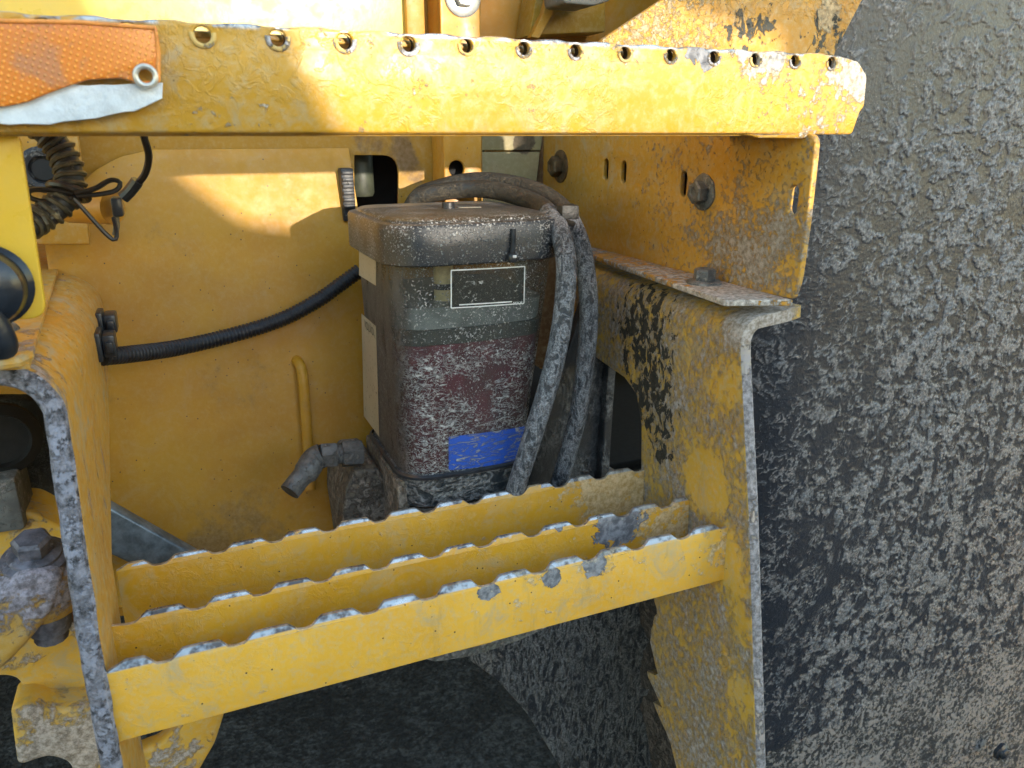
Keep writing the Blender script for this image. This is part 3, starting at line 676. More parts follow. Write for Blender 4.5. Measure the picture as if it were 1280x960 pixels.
for h in hs: link('hole_shade_tube', tube([Vector((h.x, .5049, h.y)), Vector((h.x, .5105, h.y+.0005))], .0047, 14, cap=False), M['void'], us)  # near-black tubes added to make the hole insides look unlit
# tread behind: flat with hole shade tubes, rear lip
tre = [(-.25,.511),(.50,.511),(.50,.600),(-.25,.600)]
rows = []
for r_ in range(2):
    for h in hs[:-1]: rows.append(circ((h.x+.017*(r_ % 2), .532+.034*r_), .0055, 10))
link('tread', plate([Vector(p) for p in tre], rows, 'Z', 1.0525, 1.0565, .001), M['up'], us)
link('bottom_lip', box(-.25, .425, .5125, .522, .9990, 1.0020, .0009), M['up'], us)

# reflector on the upper step
rf = thing('reflector', 'broken amber reflector strip on the left end of the top step', 'reflector', P(60,100,.495))
n = NT('amber_reflector')
v = n.vec((1,1,1)); sx = n.t.nodes.new('ShaderNodeSeparateXYZ'); n.put(sx.inputs[0], n.vec((1,1,1), rot=(0,.45,0)))
w1 = n.mth('SINE', n.mth('MULTIPLY', sx.outputs[0], 1450.)); w2 = n.mth('SINE', n.mth('MULTIPLY', sx.outputs[2], 1450.))
cell = n.mth('SUBTRACT', 1., n.ss(n.mth('MULTIPLY', w1, w2), .15, .85))
col = n.mix(cell, (.95,.36,.04), (.72,.20,.010)); gr = n.noise(28, 5, .65, 1., off=2)
col = n.mix(n.mth('MULTIPLY', n.ss(gr, .52, .7), .55), col, (.36,.19,.12))
M['amber'] = n.fin(col, .32, n.bump(n.mth('MULTIPLY', cell, -.0004), 1.), 0., coat=.6)
M['white'] = simple('white_backing', (.62,.68,.74), .4, nz=.18, sc=60, bump=.0009)
link('backing_sheet', plate(rag(trace([(-60,110),(204,104),(203,124),(180,133),(168,139),(155,140),(140,143),(120,148),(80,153),(62,157),(30,156),(-60,154)], 'Y', .4965), .0004, .006, 3), [], 'Y', .4950, .4975, .0006), M['white'], rf)
hl = circ(trace([(182,95)], 'Y', .494)[0], .0042, 16)
lens = trace([(-60,23),(100,26),(196,33),(201,66),(201,104),(172,104),(150,98),(110,100),(80,110),(58,118),(35,128),(10,133),(-60,140)], 'Y', .494)
link('lens', plate(fillet(lens, .002, 3), [hl], 'Y', .4915, .4948, .0010), M['amber'], rf)
lc = trace([(182,95)], 'Y', .490)[0]
link('lens_border', tube([at(x,y,'Y',.4912) for x,y in ((-60,25),(100,28),(193,35),(198,66),(198,102))], .0011, 8), simple('amber_edge', (.72,.27,.06), .35), rf)
link('eyelet', torus((lc.x, .4905, lc.y), (0,-1,0), .0050, .0016, 24, 8), simple('eyelet_metal', (.55,.52,.46), .35, .5), rf)

# ================================================================== GREASE RESERVOIR
def rr(x0, x1, y0, y1, r, z, n=7, bow=.006):
    pts = []
    for cx, cy, a0 in ((x1-r, y0+r, -90), (x1-r, y1-r, 0), (x0+r, y1-r, 90), (x0+r, y0+r, 180)):
        for k in range(n+1):
            a = math.radians(a0+90*k/n); pts.append([cx+r*math.cos(a), cy+r*math.sin(a), z])
    cx_, w_ = (x0+x1)/2, (x1-x0)/2
    out = []
    for i, p in enumerate(pts):
        out.append(p)
        if i == len(pts)-1:
            q_ = pts[0]
            for k in range(1, 10): out.append([p[0]+(q_[0]-p[0])*k/10, p[1], z])
    for p in out:
        if p[1] < (y0+y1)/2: p[1] -= bow*max(0, 1-((p[0]-cx_)/w_)**2)
    return [Vector(p) for p in out]
def loft(secs, cap=(True, True)):
    n = len(secs[0]); vs = [p for s in secs for p in s]; fs = []
    for i in range(len(secs)-1):
        for k in range(n): fs.append((i*n+k, i*n+(k+1) % n, (i+1)*n+(k+1) % n, (i+1)*n+k))
    if cap[0]: fs.append(tuple(range(n))[::-1])
    if cap[1]: fs.append(tuple((len(secs)-1)*n+k for k in range(n)))
    return mesh(vs, fs)
rs = thing('grease_reservoir', 'mud spattered clear grease reservoir with black lid and dark red grease', 'grease reservoir', (.235, .70, .62))
ZB, ZT = .6775, .898
def dims(z, ins=0.):
    t = (z-ZB)/(ZT-ZB); return (.1765-.004*t+ins, .311+.029*t-ins, .675-.006*t+ins, .822+.011*t-ins)
def fy(x, z):   # front surface of the body
    x0, x1, y0, y1 = dims(z); return y0-.006*max(0, 1-((x-(x0+x1)/2)/((x1-x0)/2))**2)
n = NT('clear_tank_plastic')                     # dirty translucent shell
zz_ = n.xyz(2)
spat = n.noise(190, 6, .75, .5, v=n.vec((1,1,1), (1,2,3)))
rid = n.noise(75, 6, .60, 1.8, v=n.vec((.8,1,1.5), (2,0,5), rot=(0,.35,0)))
line = n.ss(n.mth('SUBTRACT', 1., n.mth('MULTIPLY', n.mth('ABSOLUTE', n.mth('SUBTRACT', rid, .5)), 17.)), .25, .9)
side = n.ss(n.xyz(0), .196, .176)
lowm = n.ss(zz_, .833, .785); midm = n.ss(zz_, .887, .828)
str_ = n.noise(165, 8, .72, 1.1, v=n.vec((.55,1,1.7), (2,4,5), rot=(0,.35,0)))
gate = n.ss(n.noise(22, 3, .6, off=6), .30, .48)
dots = n.ss(n.mth('ADD', n.noise(480, 3, .7, off=2), n.mth('MULTIPLY', n.noise(26, 3, .5, off=3), .25)), .68, .76)
low = n.mth('MULTIPLY', n.mth('MAXIMUM', n.ss(str_, .515, .59), n.mth('MULTIPLY', line, .8)), n.mth('MAXIMUM', n.mth('MULTIPLY', gate, lowm), n.mth('MULTIPLY', gate, n.mth('MULTIPLY', midm, .35))))
dm = n.mth('MAXIMUM', n.mth('MULTIPLY', dots, .9), low)
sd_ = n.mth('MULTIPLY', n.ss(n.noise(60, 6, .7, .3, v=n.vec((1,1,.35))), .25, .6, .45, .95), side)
film = n.mth('MULTIPLY', n.ss(n.noise(12, 3, .5), .3, .7, .22, .46), 1.)
cov = n.mth('MAXIMUM', n.mth('MAXIMUM', dm, sd_), film)
dcol = n.mix(n.ss(n.noise(260, 3, .6), .3, .7), (.18,.18,.185), (.74,.73,.72))
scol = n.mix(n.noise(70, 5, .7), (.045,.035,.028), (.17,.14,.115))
fcol = n.mix(n.noise(40, 3, .6), (.07,.075,.07), (.15,.15,.135))
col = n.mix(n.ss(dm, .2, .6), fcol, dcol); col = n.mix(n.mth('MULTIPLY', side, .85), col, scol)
n.fin(col, n.mth('ADD', .22, n.mth('MULTIPLY', cov, .5)), n.bump(n.mth('MULTIPLY', dm, .0013), 1.), 0.)
n.put(n.b.inputs['Alpha'], cov)
M['tankp'] = n.m
secs = [rr(*dims(z), .026, z) for z in np.linspace(ZB, ZT, 10)]
link('tank', loft(secs, (False, False)), M['tankp'], rs)
M['grease'] = simple('red_grease', (.10,.010,.024), .3, nz=.35, bump=.0006, sc=40, coat=.3)
link('grease', loft([rr(*dims(z, .0025), .024, z) for z in (.6795, .72, .76, .811)]), M['grease'], rs)
link('follower_plate', loft([rr(*dims(z, .0022), .024, z) for z in (.8115, .818, .826)]), simple('dark_follower', (.035,.04,.035), .4), rs)
link('hazy_grease_film', loft([rr(*dims(z, .004), .024, z) for z in (.8265, .838, .847)]), simple('smeared_oil', (.17,.195,.19), .35), rs)
link('inner_rod', tube([Vector((.231,.704,.83)), Vector((.231,.704,.895))], .0097, 16), simple('cream_rod', (.55,.47,.24), .4), rs)
link('rod_ring', tube([Vector((.231,.704,.858)), Vector((.231,.704,.8635))], .0105, 16), M['blk'], rs)
# lid
n = NT('lid_plastic')
nz = n.noise(230, 6, .78, .3); big = n.noise(28, 4, .6, .5, off=4)
fdots = n.noise(520, 3, .7, off=6)
k = n.ss(n.mth('ADD', fdots, n.mth('MULTIPLY', big, .30)), .68, .76); k = n.mth('MAXIMUM', k, n.mth('MULTIPLY', n.ss(big, .62, .74), .18))
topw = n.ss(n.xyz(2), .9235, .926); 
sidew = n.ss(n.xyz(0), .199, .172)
base = n.mix(n.noise(30, 3, .6), (.010,.013,.019), (.032,.038,.048))
base = n.mix(n.mth('MULTIPLY', topw, .9), base, n.mix(n.noise(60, 5, .7), (.020,.018,.015), (.07,.058,.042)))
rear = n.ss(n.mth('ADD', n.xyz(1), n.mth('MULTIPLY', n.noise(9, 2, .5), .05)), .815, .825)  # sunlit rear part of the lid top, sunlight put into the colour
base = n.mix(n.mth('MULTIPLY', rear, topw), base, (.30,.22,.13))
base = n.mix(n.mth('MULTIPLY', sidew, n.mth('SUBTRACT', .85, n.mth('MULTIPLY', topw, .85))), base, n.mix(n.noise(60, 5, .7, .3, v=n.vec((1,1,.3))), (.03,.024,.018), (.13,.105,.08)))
col = n.mix(n.mth('MULTIPLY', k, .8), base, (.50,.505,.51))
M['lid'] = n.fin(col, n.mth('ADD', .38, n.mth('MULTIPLY', k, .3)), n.bump(n.mth('MULTIPLY', k, .0009), 1.))
L = (.1655, .3456, .660, .849)
def ld(i, z): return rr(L[0]+i, L[1]-i, L[2]+i, L[3]-i, .034-i*.6, z, bow=.006)
lid = link('lid', loft([ld(.0015,.8875), ld(0,.889), ld(0,.921), ld(.0015,.9239), ld(.006,.9247), ld(.0085,.9247), ld(.0095,.9267), ld(.0125,.9283), ld(.04,.9289)]), M['lid'], rs, 30)
link('lid_knob', rough_up(tube([Vector((.256,.758,.9285)), Vector((.256,.758,.9325)), Vector((.256,.758,.9345))], .0065, 14), .0003, 200), M['rub'], lid)
link('dust_streak', plate(fillet([Vector(p) for p in ((.265,.753),(.288,.747),(.290,.755),(.266,.763))], .002), [], 'Z', .9290, .9295, .0002), simple('pale_dust', (.30,.28,.22), .9), lid)
lt = P(640,322,.6525)
link('lid_latch', join([tube([Vector((lt.x+.0015,.6525,.918)), Vector((lt.x+.001,.6518,.904)), Vector((lt.x,.6515,.896))], .0026, 8), lathe([(.0042,0),(.0048,.002),(.0048,.006),(.0035,.008)], (lt.x,.6515,.8880), (0,0,1), 12)]), M['blk'], lid)
link('latch_tip', box(lt.x-.0018, lt.x+.0018, .6457, .6468, .8925, .895, .0003), simple('white_dot', (.75,.77,.8), .4), lid)
# base
M['base'] = mudrub('base_crust', (.012,.016,.020), (.22,.215,.21), 60, .55, vs=(.7,1,1.4), h=.002, rough=.35)
M['baseb'] = paint('brown_mud_base', (.10,.08,.065), (.07,.055,.045), film=.3, specks=0, mud=.8, thr=.54, mscale=90, mh=.0015, mcol=(.20,.165,.135), rough=.7)
def bd(i, z, e=.004): x0, x1, y0, y1 = dims(ZB); return rr(x0-e+i, x1+e-i, y0-e+i, y1+e-i, .028, z)
link('base_collar', loft([bd(.004,.643), bd(.001,.646), bd(0,.671), bd(.001,.6770), bd(.003,.6788)]), M['base'], rs)
link('seal_ring', loft([bd(.0012,.6752,.0055), bd(0,.6760,.0055), bd(0,.6787,.0055), bd(.002,.6803,.0055)], (False, False)), M['blk'], rs)
link('pump_housing', rough_up(loft([bd(.012,.47), bd(.010,.57), bd(.004,.613), bd(.002,.642)]), .001, 70), M['baseb'], rs)
ft = trace([(433,520),(441,505),(520,600),(530,660),(512,700),(440,700),(447,600),(436,560)], 'Y', .70)
link('side_bracket', rough_up(box(.170, .183, .682, .822, .53, .672, .003), .001, 80), M['baseb'], rs)
link('foot_block', rough_up(plate(fillet(trace([(444,590),(470,585),(520,640),(520,720),(440,720),(428,650),(430,615)], 'Y', .745), .003), [], 'Y', .745, .84, .003), .002, 60), M['baseb'], rs)
# labels printed and stuck on the body
def onface(x, y):   # pixel -> point just proud of the front of the body
    p = at(x, y, 'Y', .667)
    for _ in range(4): p = at(x, y, 'Y', fy(p.x, p.z)-.0006)
    return p
def strip(px, wd, mat, name, parent, label=None):
    ms = []
    for (a, b_) in px:
        pa, pb = onface(*a), onface(*b_); ms.append([pa, pb])
    vs, fs = [], []
    for pa, pb in ms:
        d = (pb-pa).normalized(); s_ = d.cross(Vector((0,1,0))).normalized()*wd/2; N = 8
        for i in range(N+1):
            p = pa.lerp(pb, i/N)
            for sg in (-1, 1):
                q_ = p+s_*sg; q_.y = fy(q_.x, q_.z)-.0006; vs.append(q_)
        b0 = len(vs)-2*(N+1)
        for i in range(N): fs.append((b0+2*i, b0+2*i+1, b0+2*i+3, b0+2*i+2))
    return link(name, solid(vs, fs, .0003, 0, 0), mat, parent, label=label)
def patch(px, mat, name, parent, N=10):
    a, b_, c_, d_ = [onface(*p) for p in px]; vs, fs = [], []
    for i in range(N+1):
        for j in range(3):
            p = a.lerp(b_, i/N).lerp(d_.lerp(c_, i/N), j/2); p.y = fy(p.x, p.z)-.0004; vs.append(p)
    for i in range(N):
        for j in range(2): fs.append((i*3+j, (i+1)*3+j, (i+1)*3+j+1, i*3+j+1))
    return link(name, solid(vs, fs, .0004, 0, 0), mat, parent)
M['print'] = simple('white_print', (.72,.73,.72), .6, nz=.15)
n = NT('smoked_label'); n.fin((.045,.05,.045), .3); kk = n.ss(n.noise(210, 6, .75, .5), .57, .66)
n.put(n.b.inputs['Base Color'], n.mix(kk, (.05,.052,.047), (.45,.45,.44))); n.put(n.b.inputs['Alpha'], n.mth('MAXIMUM', kk, .42)); M['smoke'] = n.m
fr_ = patch([(565,338),(655,333),(654,379),(565,385)], M['smoke'], 'label_window', rs)
strip([((564,338),(656,333)),((656,333),(655,379)),((655,379),(564,385)),((564,385),(564,338)),((574,381),(640,377))], .0011, M['print'], 'label_outline', fr_)
fnt = bpy.data.curves.new('t', 'FONT'); fnt.body = 'MAX'; fnt.size = .0045; fnt.extrude = .0002; fnt.align_x = 'CENTER'
tm = evalmesh(bpy.data.objects.new('t', fnt)); c = onface(647, 379.5)
for v_ in tm.vertices: v_.co = Vector((c.x+v_.co.x, c.y-.0006+v_.co.z, c.z+v_.co.y-.001))
link('label_text', tm, M['print'], fr_, 0)
n = NT('blue_label'); kk = n.ss(n.noise(130, 8, .72, 1.3, v=n.vec((.55,1,1.7), rot=(0,.35,0))), .50, .60)
n.fin(n.mix(kk, (.025,.10,.50), (.46,.46,.48)), .45, n.bump(n.mth('MULTIPLY', kk, .001), 1.)); M['blue'] = n.m
patch([(561,546),(656,533),(654,575),(561,588)], M['blue'], 'blue_label', rs)
n = NT('cream_sticker'); kk = n.ss(n.noise(180, 5, .7), .58, .68); n.fin(n.mix(kk, n.mix(n.noise(20), (.34,.27,.17), (.46,.38,.27)), (.12,.09,.06)), .6); M['stick'] = n.m
def sidepatch(px, name):
    x = None; vs = []
    for (a, b_) in px:
        p = at(a, b_, 'X', .177)
        for _ in range(4): p = at(a, b_, 'X', dims(p.z)[0]-.0006)
        vs.append(p)
    me = solid(vs, [(0,1,2,3)], .0004, 0, 0); return link(name, me, M['stick'], rs), vs
sidepatch([(449,306),(470,316),(470,357),(449,344)], 'short_sticker')
st, sv = sidepatch([(452,392),(470,408),(474,546),(455,520)], 'long_sticker')
fnt = bpy.data.curves.new('t', 'FONT'); fnt.body = 'VOLVO'; fnt.size = .0125; fnt.align_x = 'CENTER'
tm = evalmesh(bpy.data.objects.new('t', fnt)); c = at(461,410,'X',dims(.83)[0]-.0012)
for v_ in tm.vertices: v_.co = Vector((c.x, c.y-v_.co.x, c.z+v_.co.y-.004+v_.co.x*0))
link('sticker_text', tm, simple('ink', (.05,.045,.04), .6), st, 0)

# ================================================================== ELBOW FITTING
M['fit'] = simple('dirty_zinc', (.10,.10,.10), .5, .2, nz=.4, dirt=.45, dcol=(.13,.12,.11), bump=.0008)
ef = thing('elbow_fitting', 'dirty grey elbow pipe fitting on the left of the reservoir base', 'pipe fitting', P(400,570,.752))
a, b_, c_, d_ = P(452,566,.752), P(425,568,.752), P(403,569,.752), P(392,575,.752)
link('hex_nut', lathe([(.0134,0),(.0145,.002),(.0145,.019),(.013,.021)], a, b_-a, 6, .3), M['fit'], ef)
link('thread', tube([b_+(a-b_)*.2, c_], .0102, 14), M['fit'], ef)
link('hex_collar', lathe([(.013,0),(.0138,.002),(.0138,.015),(.0124,.017)], b_-(b_-c_)*.2, c_-b_, 6, .1), M['fit'], ef)
pe = resample(spline([c_, d_, P(384,588,.742), P(372,602,.737), P(362,615,.731)], 8), .003)
link('elbow_pipe', tube(pe, .0118, 16, rf=lambda i: .0129 if i < len(pe)-8 else (.0113 if i < len(pe)-7 else .0105)), M['fit'], ef)

# ================================================================== HOSES
M['hose'] = mudrub('hose_crust', (.026,.031,.038), (.23,.24,.26), 130, .50, vs=(1,1,.40), h=.0009, rough=.42, size=.22, fine=.5)
M['hosed'] = mudrub('hose_brown_dust', (.014,.013,.011), (.07,.055,.035), 120, .56, h=.0008, rough=.45, size=.05)
def hose(name, pts, r, label, mat, mat2=None, split=None, seed=1):
    t = thing(name, label, 'hose', pts[-1], 'grease hoses beside the reservoir')
    path = resample(spline(pts, 14), .003)
    if split is None: link('hose_body', tube(path, r, 20), mat, t); return t, path
    k = int(len(path)*split)
    link('dusty_length', tube(path[:k+1], r, 20), mat2, t); link('muddy_length', tube(path[k:], r, 20), mat, t)
    return t, path
hA = [P(505,285,.885), P(515,258,.88), P(532,244,.87), P(600,236,.835), P(660,250,.765), P(692,274,0.683), P(706,315,0.645), P(707,360,0.636), P(699,425,0.634), P(683,490,0.636), P(664,550,0.641), P(645,610,0.650), P(632,650,0.661)]
hose('grease_hose', hA, .0098, 'muddy grease hose nearer the reservoir, arching over its lid', M['hose'], M['hosed'], .42, 1)
hB = [P(512,290,.905), P(520,250,.90), P(545,236,.89), P(595,226,.86), P(650,232,.81), P(694,252,0.752), P(718,285,0.704), P(731,330,0.688), P(736,390,0.683), P(732,450,0.683), P(722,520,0.686), P(706,580,0.693), P(694,620,0.699), P(685,655,0.704)]
hose('grease_hose', hB, .0098, 'outer of the two muddy grease hoses, next to the black guard plate', M['hose'], M['hosed'], .42, 2)
tie = thing('hose_clamp', 'small muddy clamp binding the two grease hoses beside the lid', 'clamp', P(708,268,0.688))
M['tie'] = simple('muddy_tie', (.025,.025,.025), .5, dirt=.35, dcol=(.16,.16,.16), bump=.001)
cA, cB = P(697,276,0.679), P(717,280,0.712)
ring = []
for k in range(16):
    a_ = 2*math.pi*k/16; m_ = (cA+cB)/2; ring.append(m_+(cB-cA).normalized()*math.cos(a_)*.026+Vector((-.3,-1,.1)).normalized()*math.sin(a_)*.0135)
ring.append(ring[0]); link('band', tube(ring, .0026, 8, lump=.1), M['tie'], tie)
link('buckle', rough_up(box(P(700,270,0.672).x, P(722,270,0.672).x, .668, .681, P(710,274,0.672).z, P(710,256,0.672).z, .002), .001, 150), M['tie'], tie)

# corrugated conduit on the wall
M['cond'] = simple('conduit_plastic', (.016,.018,.024), .38, bump=.0001)
def corr(name, pts, r, label, pitch, amp, mat, cat, sub=4, sides=18):
    path = resample(spline(pts, 14), pitch/sub)
    t = thing(name, label, cat, path[0])
    link('ribbed_tube', tube(path, r, sides, rf=lambda i: r*(1+amp*(1 if i % sub in (0, 1) else -1))), mat, t, 30); return t
corr('corrugated_conduit', [P(128,446,.78), P(160,443,.80), P(220,435,.84), P(290,419,.865), P(350,400,.87), P(395,377,.87), P(425,356,.87), P(450,338,.87)], .0080,
     'black corrugated conduit sagging across the yellow wall to the reservoir', .0042, .07, M['cond'], 'conduit')
# yellow rod
rd = thing('curved_rod', 'bent yellow rod standing against the wall by the elbow fitting', 'rod', P(388,612,.87))
link('rod_body', tube(resample(spline([P(366,447,.90), P(370,450,.882), P(377,462,.868), P(381,500,.86), P(385,560,.85), P(388,612,.838)], 10), .004), .0062, 14), M['wall'], rd)
# grey flat bar
fb = thing('grey_flat_bar', 'weathered grey bar running diagonally behind the lower step', 'bar', P(180,660,.78))
M['gbar'] = simple('blued_steel', (.15,.18,.20), .35, .3, nz=.5, sc=50, dirt=.15, dcol=(.30,.33,.36))
link('bar_body', plate(fillet(trace([(20,600),(60,590),(135,622),(252,688),(300,740),(195,708),(140,682),(40,668)], 'Y', .80), .004), [], 'Y', .78, .80, .003), M['gbar'], fb)

# ================================================================== UPPER LEFT: panels, wrapped hose, cables
fpn = thing('foreground_panel', 'clean yellow cover plate at the left edge below the reflector', 'cover plate', P(10,400,.52))
M['clean'] = paint('clean_paint', (.72,.45,.035), (.68,.41,.03), film=.05, specks=.1, rough=.3)
link('cover_sheet', plate(fillet(trace([(-120,164),(8,164),(24,170),(59,398),(-120,408)], 'Y', .52), [.001,.008,.012,.010,.001]), [], 'Y', .52, .526, .0012), M['clean'], fpn)
kc = P(-16,356,.519)
kn = thing('rubber_plug', 'shiny black round rubber plug on the left foreground panel', 'rubber plug', kc)
link('plug_body', lathe([(.0235,.0),(.024,.003),(.021,.006),(.0205,.009),(.0215,.012),(.020,.019),(.013,.024),(.003,.025)], kc, (0,-1,0), 40), simple('glossy_black_rubber', (.014,.018,.026), .25, bump=.0002), kn)
link('plug_tail', tube(resample(spline([kc+Vector((-.0,-.02,-.01)), kc+Vector((.004,-.018,-.028)), kc+Vector((.003,-.014,-.034))], 6), .003), .0085, 16), simple('cap_tail', (.02,.024,.032), .3), kn)
sc = thing('small_screw', 'small dark screw on the ledge under the rubber cap', 'screw', P(6,412,.53))
link('screw_head', lathe([(.008,0),(.008,.004),(.005,.007)], at(8,415,'Z',.868), (.3,-.4,1), 12), M['bolt'], sc)
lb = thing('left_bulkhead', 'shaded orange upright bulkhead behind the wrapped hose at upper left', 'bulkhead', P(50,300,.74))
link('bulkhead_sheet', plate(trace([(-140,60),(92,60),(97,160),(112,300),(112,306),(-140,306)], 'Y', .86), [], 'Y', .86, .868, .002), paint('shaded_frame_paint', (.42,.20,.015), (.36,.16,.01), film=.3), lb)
gm = P(55,212,.855)
grm = thing('rubber_grommet', 'round black grommet in the bulkhead behind the wrapped hose', 'grommet', gm)
link('grommet_ring', lathe([(.020,0),(.021,.004),(.017,.007),(.0125,.006),(.011,.001)], gm, (0,-1,0), 28), M['rub'], grm)
link('grommet_core', lathe([(.0105,0),(.0095,.003)], gm+Vector((0,-.001,0)), (0,-1,0), 20), M['void'], grm)
# spiral wrapped hose
M['wrap'] = simple('wrap_plastic', (.06,.05,.028), .5, nz=.4, dirt=.3, dcol=(.24,.20,.12))
sp_ = resample(spline([P(30,128,.62), P(52,160,.62), P(72,182,.62), P(86,212,.615), P(87,238,.61), P(72,258,.605), P(48,274,.60), P(28,284,.59), P(-20,300,.58)], 14), .0012)
wh = thing('wrapped_hose', 'black hose in ribbed spiral wrap curving down at upper left', 'hose', P(45,277,.60))
link('hose_core', tube(sp_[::4], .0085, 14), M['rub'], wh)
vs, fs = [], []; N = 0
hel = []; pr = None
for i, p in enumerate(sp_):
    t = (sp_[min(i+1, len(sp_)-1)]-sp_[max(i-1, 0)]).normalized()
    if pr is None: pr = t.orthogonal().normalized()
    u = (pr-t*pr.dot(t)).normalized(); pr = u; v_ = t.cross(u)
    for s_ in range(2):
        a_ = 2*math.pi*(i+s_/2)*.0012/.0060; hel.append(p+t*(s_*.0006)+(u*math.cos(a_)+v_*math.sin(a_))*.0088)
link('spiral_wrap', tube(hel, .0019, 6), M['wrap'], wh)
ct = thing('cable_tie', 'thin black looped tie knotted round the wrapped hose', 'cable tie', P(95,240,.595))
M['cab'] = simple('thin_black_cable', (.014,.012,.010), .4)
def wire(pts, r, parent, name): return link(name, tube(resample(spline(pts, 12), .002), r, 8), M['cab'], parent)
wire([P(94,242,.592), P(118,236,.59), P(138,225,.59), P(150,228,.59), P(145,238,.59), P(122,243,.59), P(96,245,.592)], .0017, ct, 'right_loop')
wire([P(92,242,.60), P(60,237,.60), P(38,238,.60), P(38,247,.60), P(60,252,.60), P(90,247,.60)], .0017, ct, 'left_loop')
wire([P(92,248,.592), P(110,268,.592), P(132,292,.592), P(143,300,.592), P(146,292,.594), P(142,272,.60)], .0015, ct, 'tail')
link('knot', torus(P(86,240,.608), (P(86,212,.615)-P(72,258,.605)).normalized(), .0115, .0028, 20, 8), M['cab'], ct)
bc = thing('battery_cable', 'short black cable hanging below the top step to a small connector', 'cable', P(150,260,.66))
wire([P(176,140,.64), P(180,170,.64), P(186,195,.645), P(181,218,.65), P(166,236,.655)], .0026, bc, 'cable_body')
link('sleeve', tube(resample(spline([P(172,226,.652), P(163,238,.655), P(154,247,.657)], 6), .003), .0046, 10), M['blk'], bc)
ca, cb_ = P(138,246,.66), P(156,270,.66)
link('connector', box(ca.x, cb_.x, .652, .668, cb_.z, ca.z, .002), M['blk'], bc)
link('connector_pin', tube([P(145,268,.66), P(146,282,.66), P(144,294,.66)], .0022, 8), simple('dull_pin', (.12,.1,.06), .5), bc)
pb = thing('pipe_stub', 'short orange painted pipe stub behind the small connector', 'pipe stub', P(120,260,.68))
link('stub_body', tube([P(86,258,.70), P(141,260,.672)], .0125, 18), M['ora'], pb)

# ================================================================== LOWER LEFT: linkage, frame lug, dark machinery
M['link'] = paint('rusty_linkage_paint', (.52,.30,.05), (.40,.22,.04), film=.4, specks=0, mud=.95, thr=.585, soft=.05, mscale=75, mh=.0007, mcol=(.24,.23,.28), rough=.6,
    blobs=((P(50,690,.58), .06, .12),))
la = thing('linkage_arm', 'mud coated yellow linkage arm with a bolt at the lower left', 'linkage arm', P(20,780,.57))
link('arm_body', plate(fillet(trace([(-80,770),(0,735),(30,715),(80,716),(70,760),(40,800),(8,834),(-80,900)], 'Y', .575), .008), [], 'Y', .575, .625, .006), M['link'], la)
link('arm_boss', lathe([(.020,-.040),(.027,-.036),(.029,-.030),(.029,-.004),(.026,0),(.012,0)], P(46,705,.600), (.05,-.25,1), 32), M['link'], la)
link('arm_fork', rough_up(plate(fillet(trace([(55,700),(110,700),(110,790),(66,770)], 'Y', .60), .004), [], 'Y', .60, .625, .003), .001, 60), paint('rusty_fork', (.20,.09,.02), (.10,.05,.02), mud=.7, thr=.55, mscale=60, specks=0, mcol=(.12,.09,.07)), la)
bc_ = P(46,705,.600)+Vector((0,0,.004))
M['lbolt'] = simple('blue_grey_bolt', (.13,.13,.16), .55, .2, nz=.5, dirt=.35, dcol=(.27,.27,.32), bump=.0005)
ax = Vector((.05,-.25,1)).normalized()
bo = link('pin_bolt', rough_up(lathe([(.013,0),(.0135,.002),(.0135,.010),(.011,.0125),(.003,.013)], bc_+ax*.009, ax, 6, .2), .0004, 100), M['lbolt'], la)
link('washer', lathe([(.021,-.003),(.0225,0),(.0225,.003),(.018,.0045),(.018,.007),(.015,.009)], bc_, ax, 30), M['lbolt'], bo)
link('lower_nut', lathe([(.012,-.012),(.0105,-.004),(.015,-.003),(.016,.008),(.015,.014)], P(62,780,.60), (.05,-.1,1), 12), M['lbolt'], la)
M['lug'] = paint('frame_lug_paint', (.68,.40,.05), (.62,.34,.035), film=.6, specks=.1, rough=.5, mud=.9, thr=.62, mscale=30, mh=.0008, mcol=(.34,.30,.28), blobs=((P(80,925,.66), .06, .14),(P(230,930,.72), .06, .2),(P(60,950,.66),.05,.1)))
fg = thing('frame_casting', 'pale yellow frame casting with a muddy lip at the bottom left', 'frame casting', P(60,960,.68))
link('frame_face', plate(fillet(trace([(-60,700),(-60,640),(40,640),(118,680),(120,885),(110,880),(40,905),(24,850),(10,845),(-60,850)], 'Y', .69), .006), [], 'Y', .69, .76, .003), M['lug'], fg)
link('frame_lip', rough_up(plate(fillet(trace([(12,885),(40,880),(60,890),(150,878),(160,1040),(100,1020),(88,955),(60,945),(22,960)], 'Y', .66), .008), [], 'Y', .66, .70, .005), .0015, 40), M['lug'], fg)
th_ = thing('towing_eye', 'thick yellow towing eye curving down below the left end of the step', 'towing eye', P(225,960,.70))
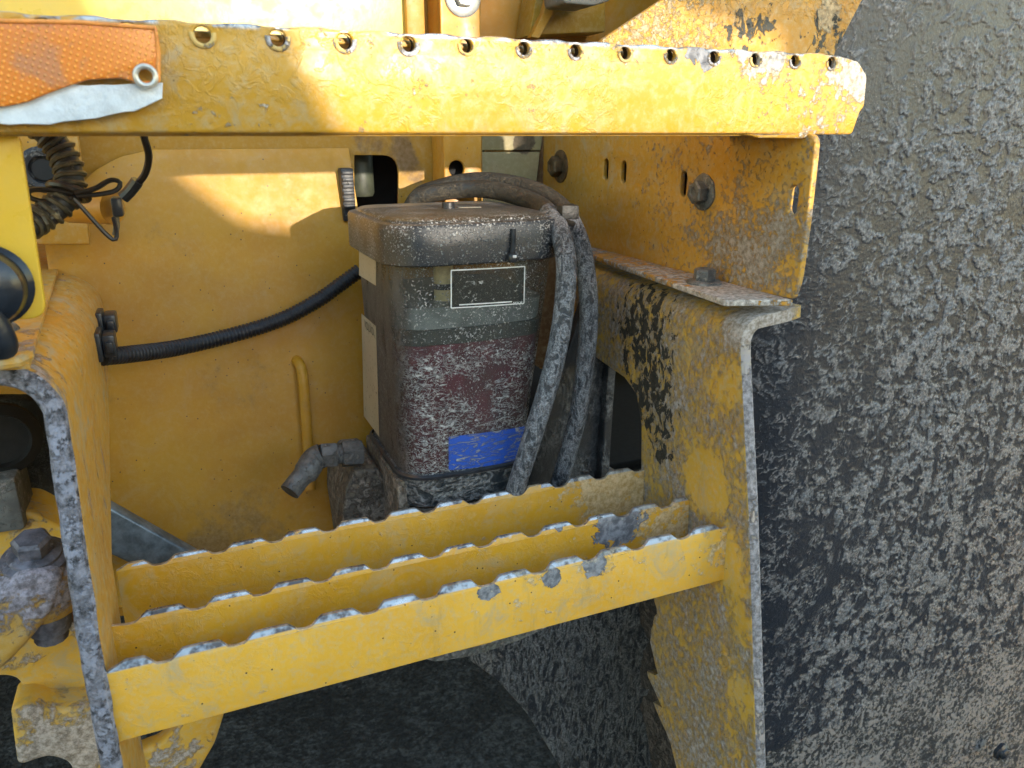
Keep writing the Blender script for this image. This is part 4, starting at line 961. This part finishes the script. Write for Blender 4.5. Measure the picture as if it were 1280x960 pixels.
arc_o = [(150,872),(283,850),(282,890),(276,915),(262,945),(238,985),(200,1020),(140,1020)]
arc_i = [(140,960),(172,945),(195,938),(215,925),(225,905),(150,900)]
link('eye_body', plate(fillet(trace([(283,852),(281,895),(270,930),(248,968),(215,1005),(130,1030),(130,945),(172,941),(200,930),(220,912),(232,885),(235,860)], 'Y', .68), .006), [], 'Y', .68, .70, .006), M['lug'], th_)
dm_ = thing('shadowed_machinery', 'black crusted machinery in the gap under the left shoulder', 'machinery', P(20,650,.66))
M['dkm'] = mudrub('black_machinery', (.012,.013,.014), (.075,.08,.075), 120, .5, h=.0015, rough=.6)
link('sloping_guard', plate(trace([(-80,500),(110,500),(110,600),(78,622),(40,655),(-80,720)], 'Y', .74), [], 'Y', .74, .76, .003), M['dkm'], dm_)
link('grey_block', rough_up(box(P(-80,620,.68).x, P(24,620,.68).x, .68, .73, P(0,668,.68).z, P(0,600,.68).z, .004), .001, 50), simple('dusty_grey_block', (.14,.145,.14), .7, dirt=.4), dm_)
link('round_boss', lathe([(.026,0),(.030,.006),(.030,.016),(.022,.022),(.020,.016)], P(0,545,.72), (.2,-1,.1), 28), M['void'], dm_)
lw = thing('left_rear_panel', 'pale yellow panel below the diagonal grey bar', 'body panel', P(120,700,.84))
link('panel_sheet', plate(trace([(-80,640),(260,700),(260,760),(-80,760)], 'Y', .82), [], 'Y', .82, .83, .002), M['lug'], lw)

# ================================================================== unseen slab added outside the frame, its outline cut to shade the lower part
M['slab'] = simple('slab_grey', (.42,.44,.46), .85, nz=.2, sc=20)
nb = thing('shade_slab', 'unseen grey slab added behind the camera to cast shade', 'shade slab', (.4, -1.5, -.3))
link('slab_body', plate([Vector(p) for p in ((-1.6,-.3),(1.9,-.3),(1.9,1.50),(1.0,1.50),(.87,1.46),(.875,1.32),(1.0,1.30),(1.0,1.14),(.80,1.138),(.69,1.132),(.60,1.150),(.54,1.205),(.51,1.27),(.40,1.52),(-.1,1.60),(-1.6,1.60))], [], 'Y', -1.56, -1.5, .006), M['slab'], nb)
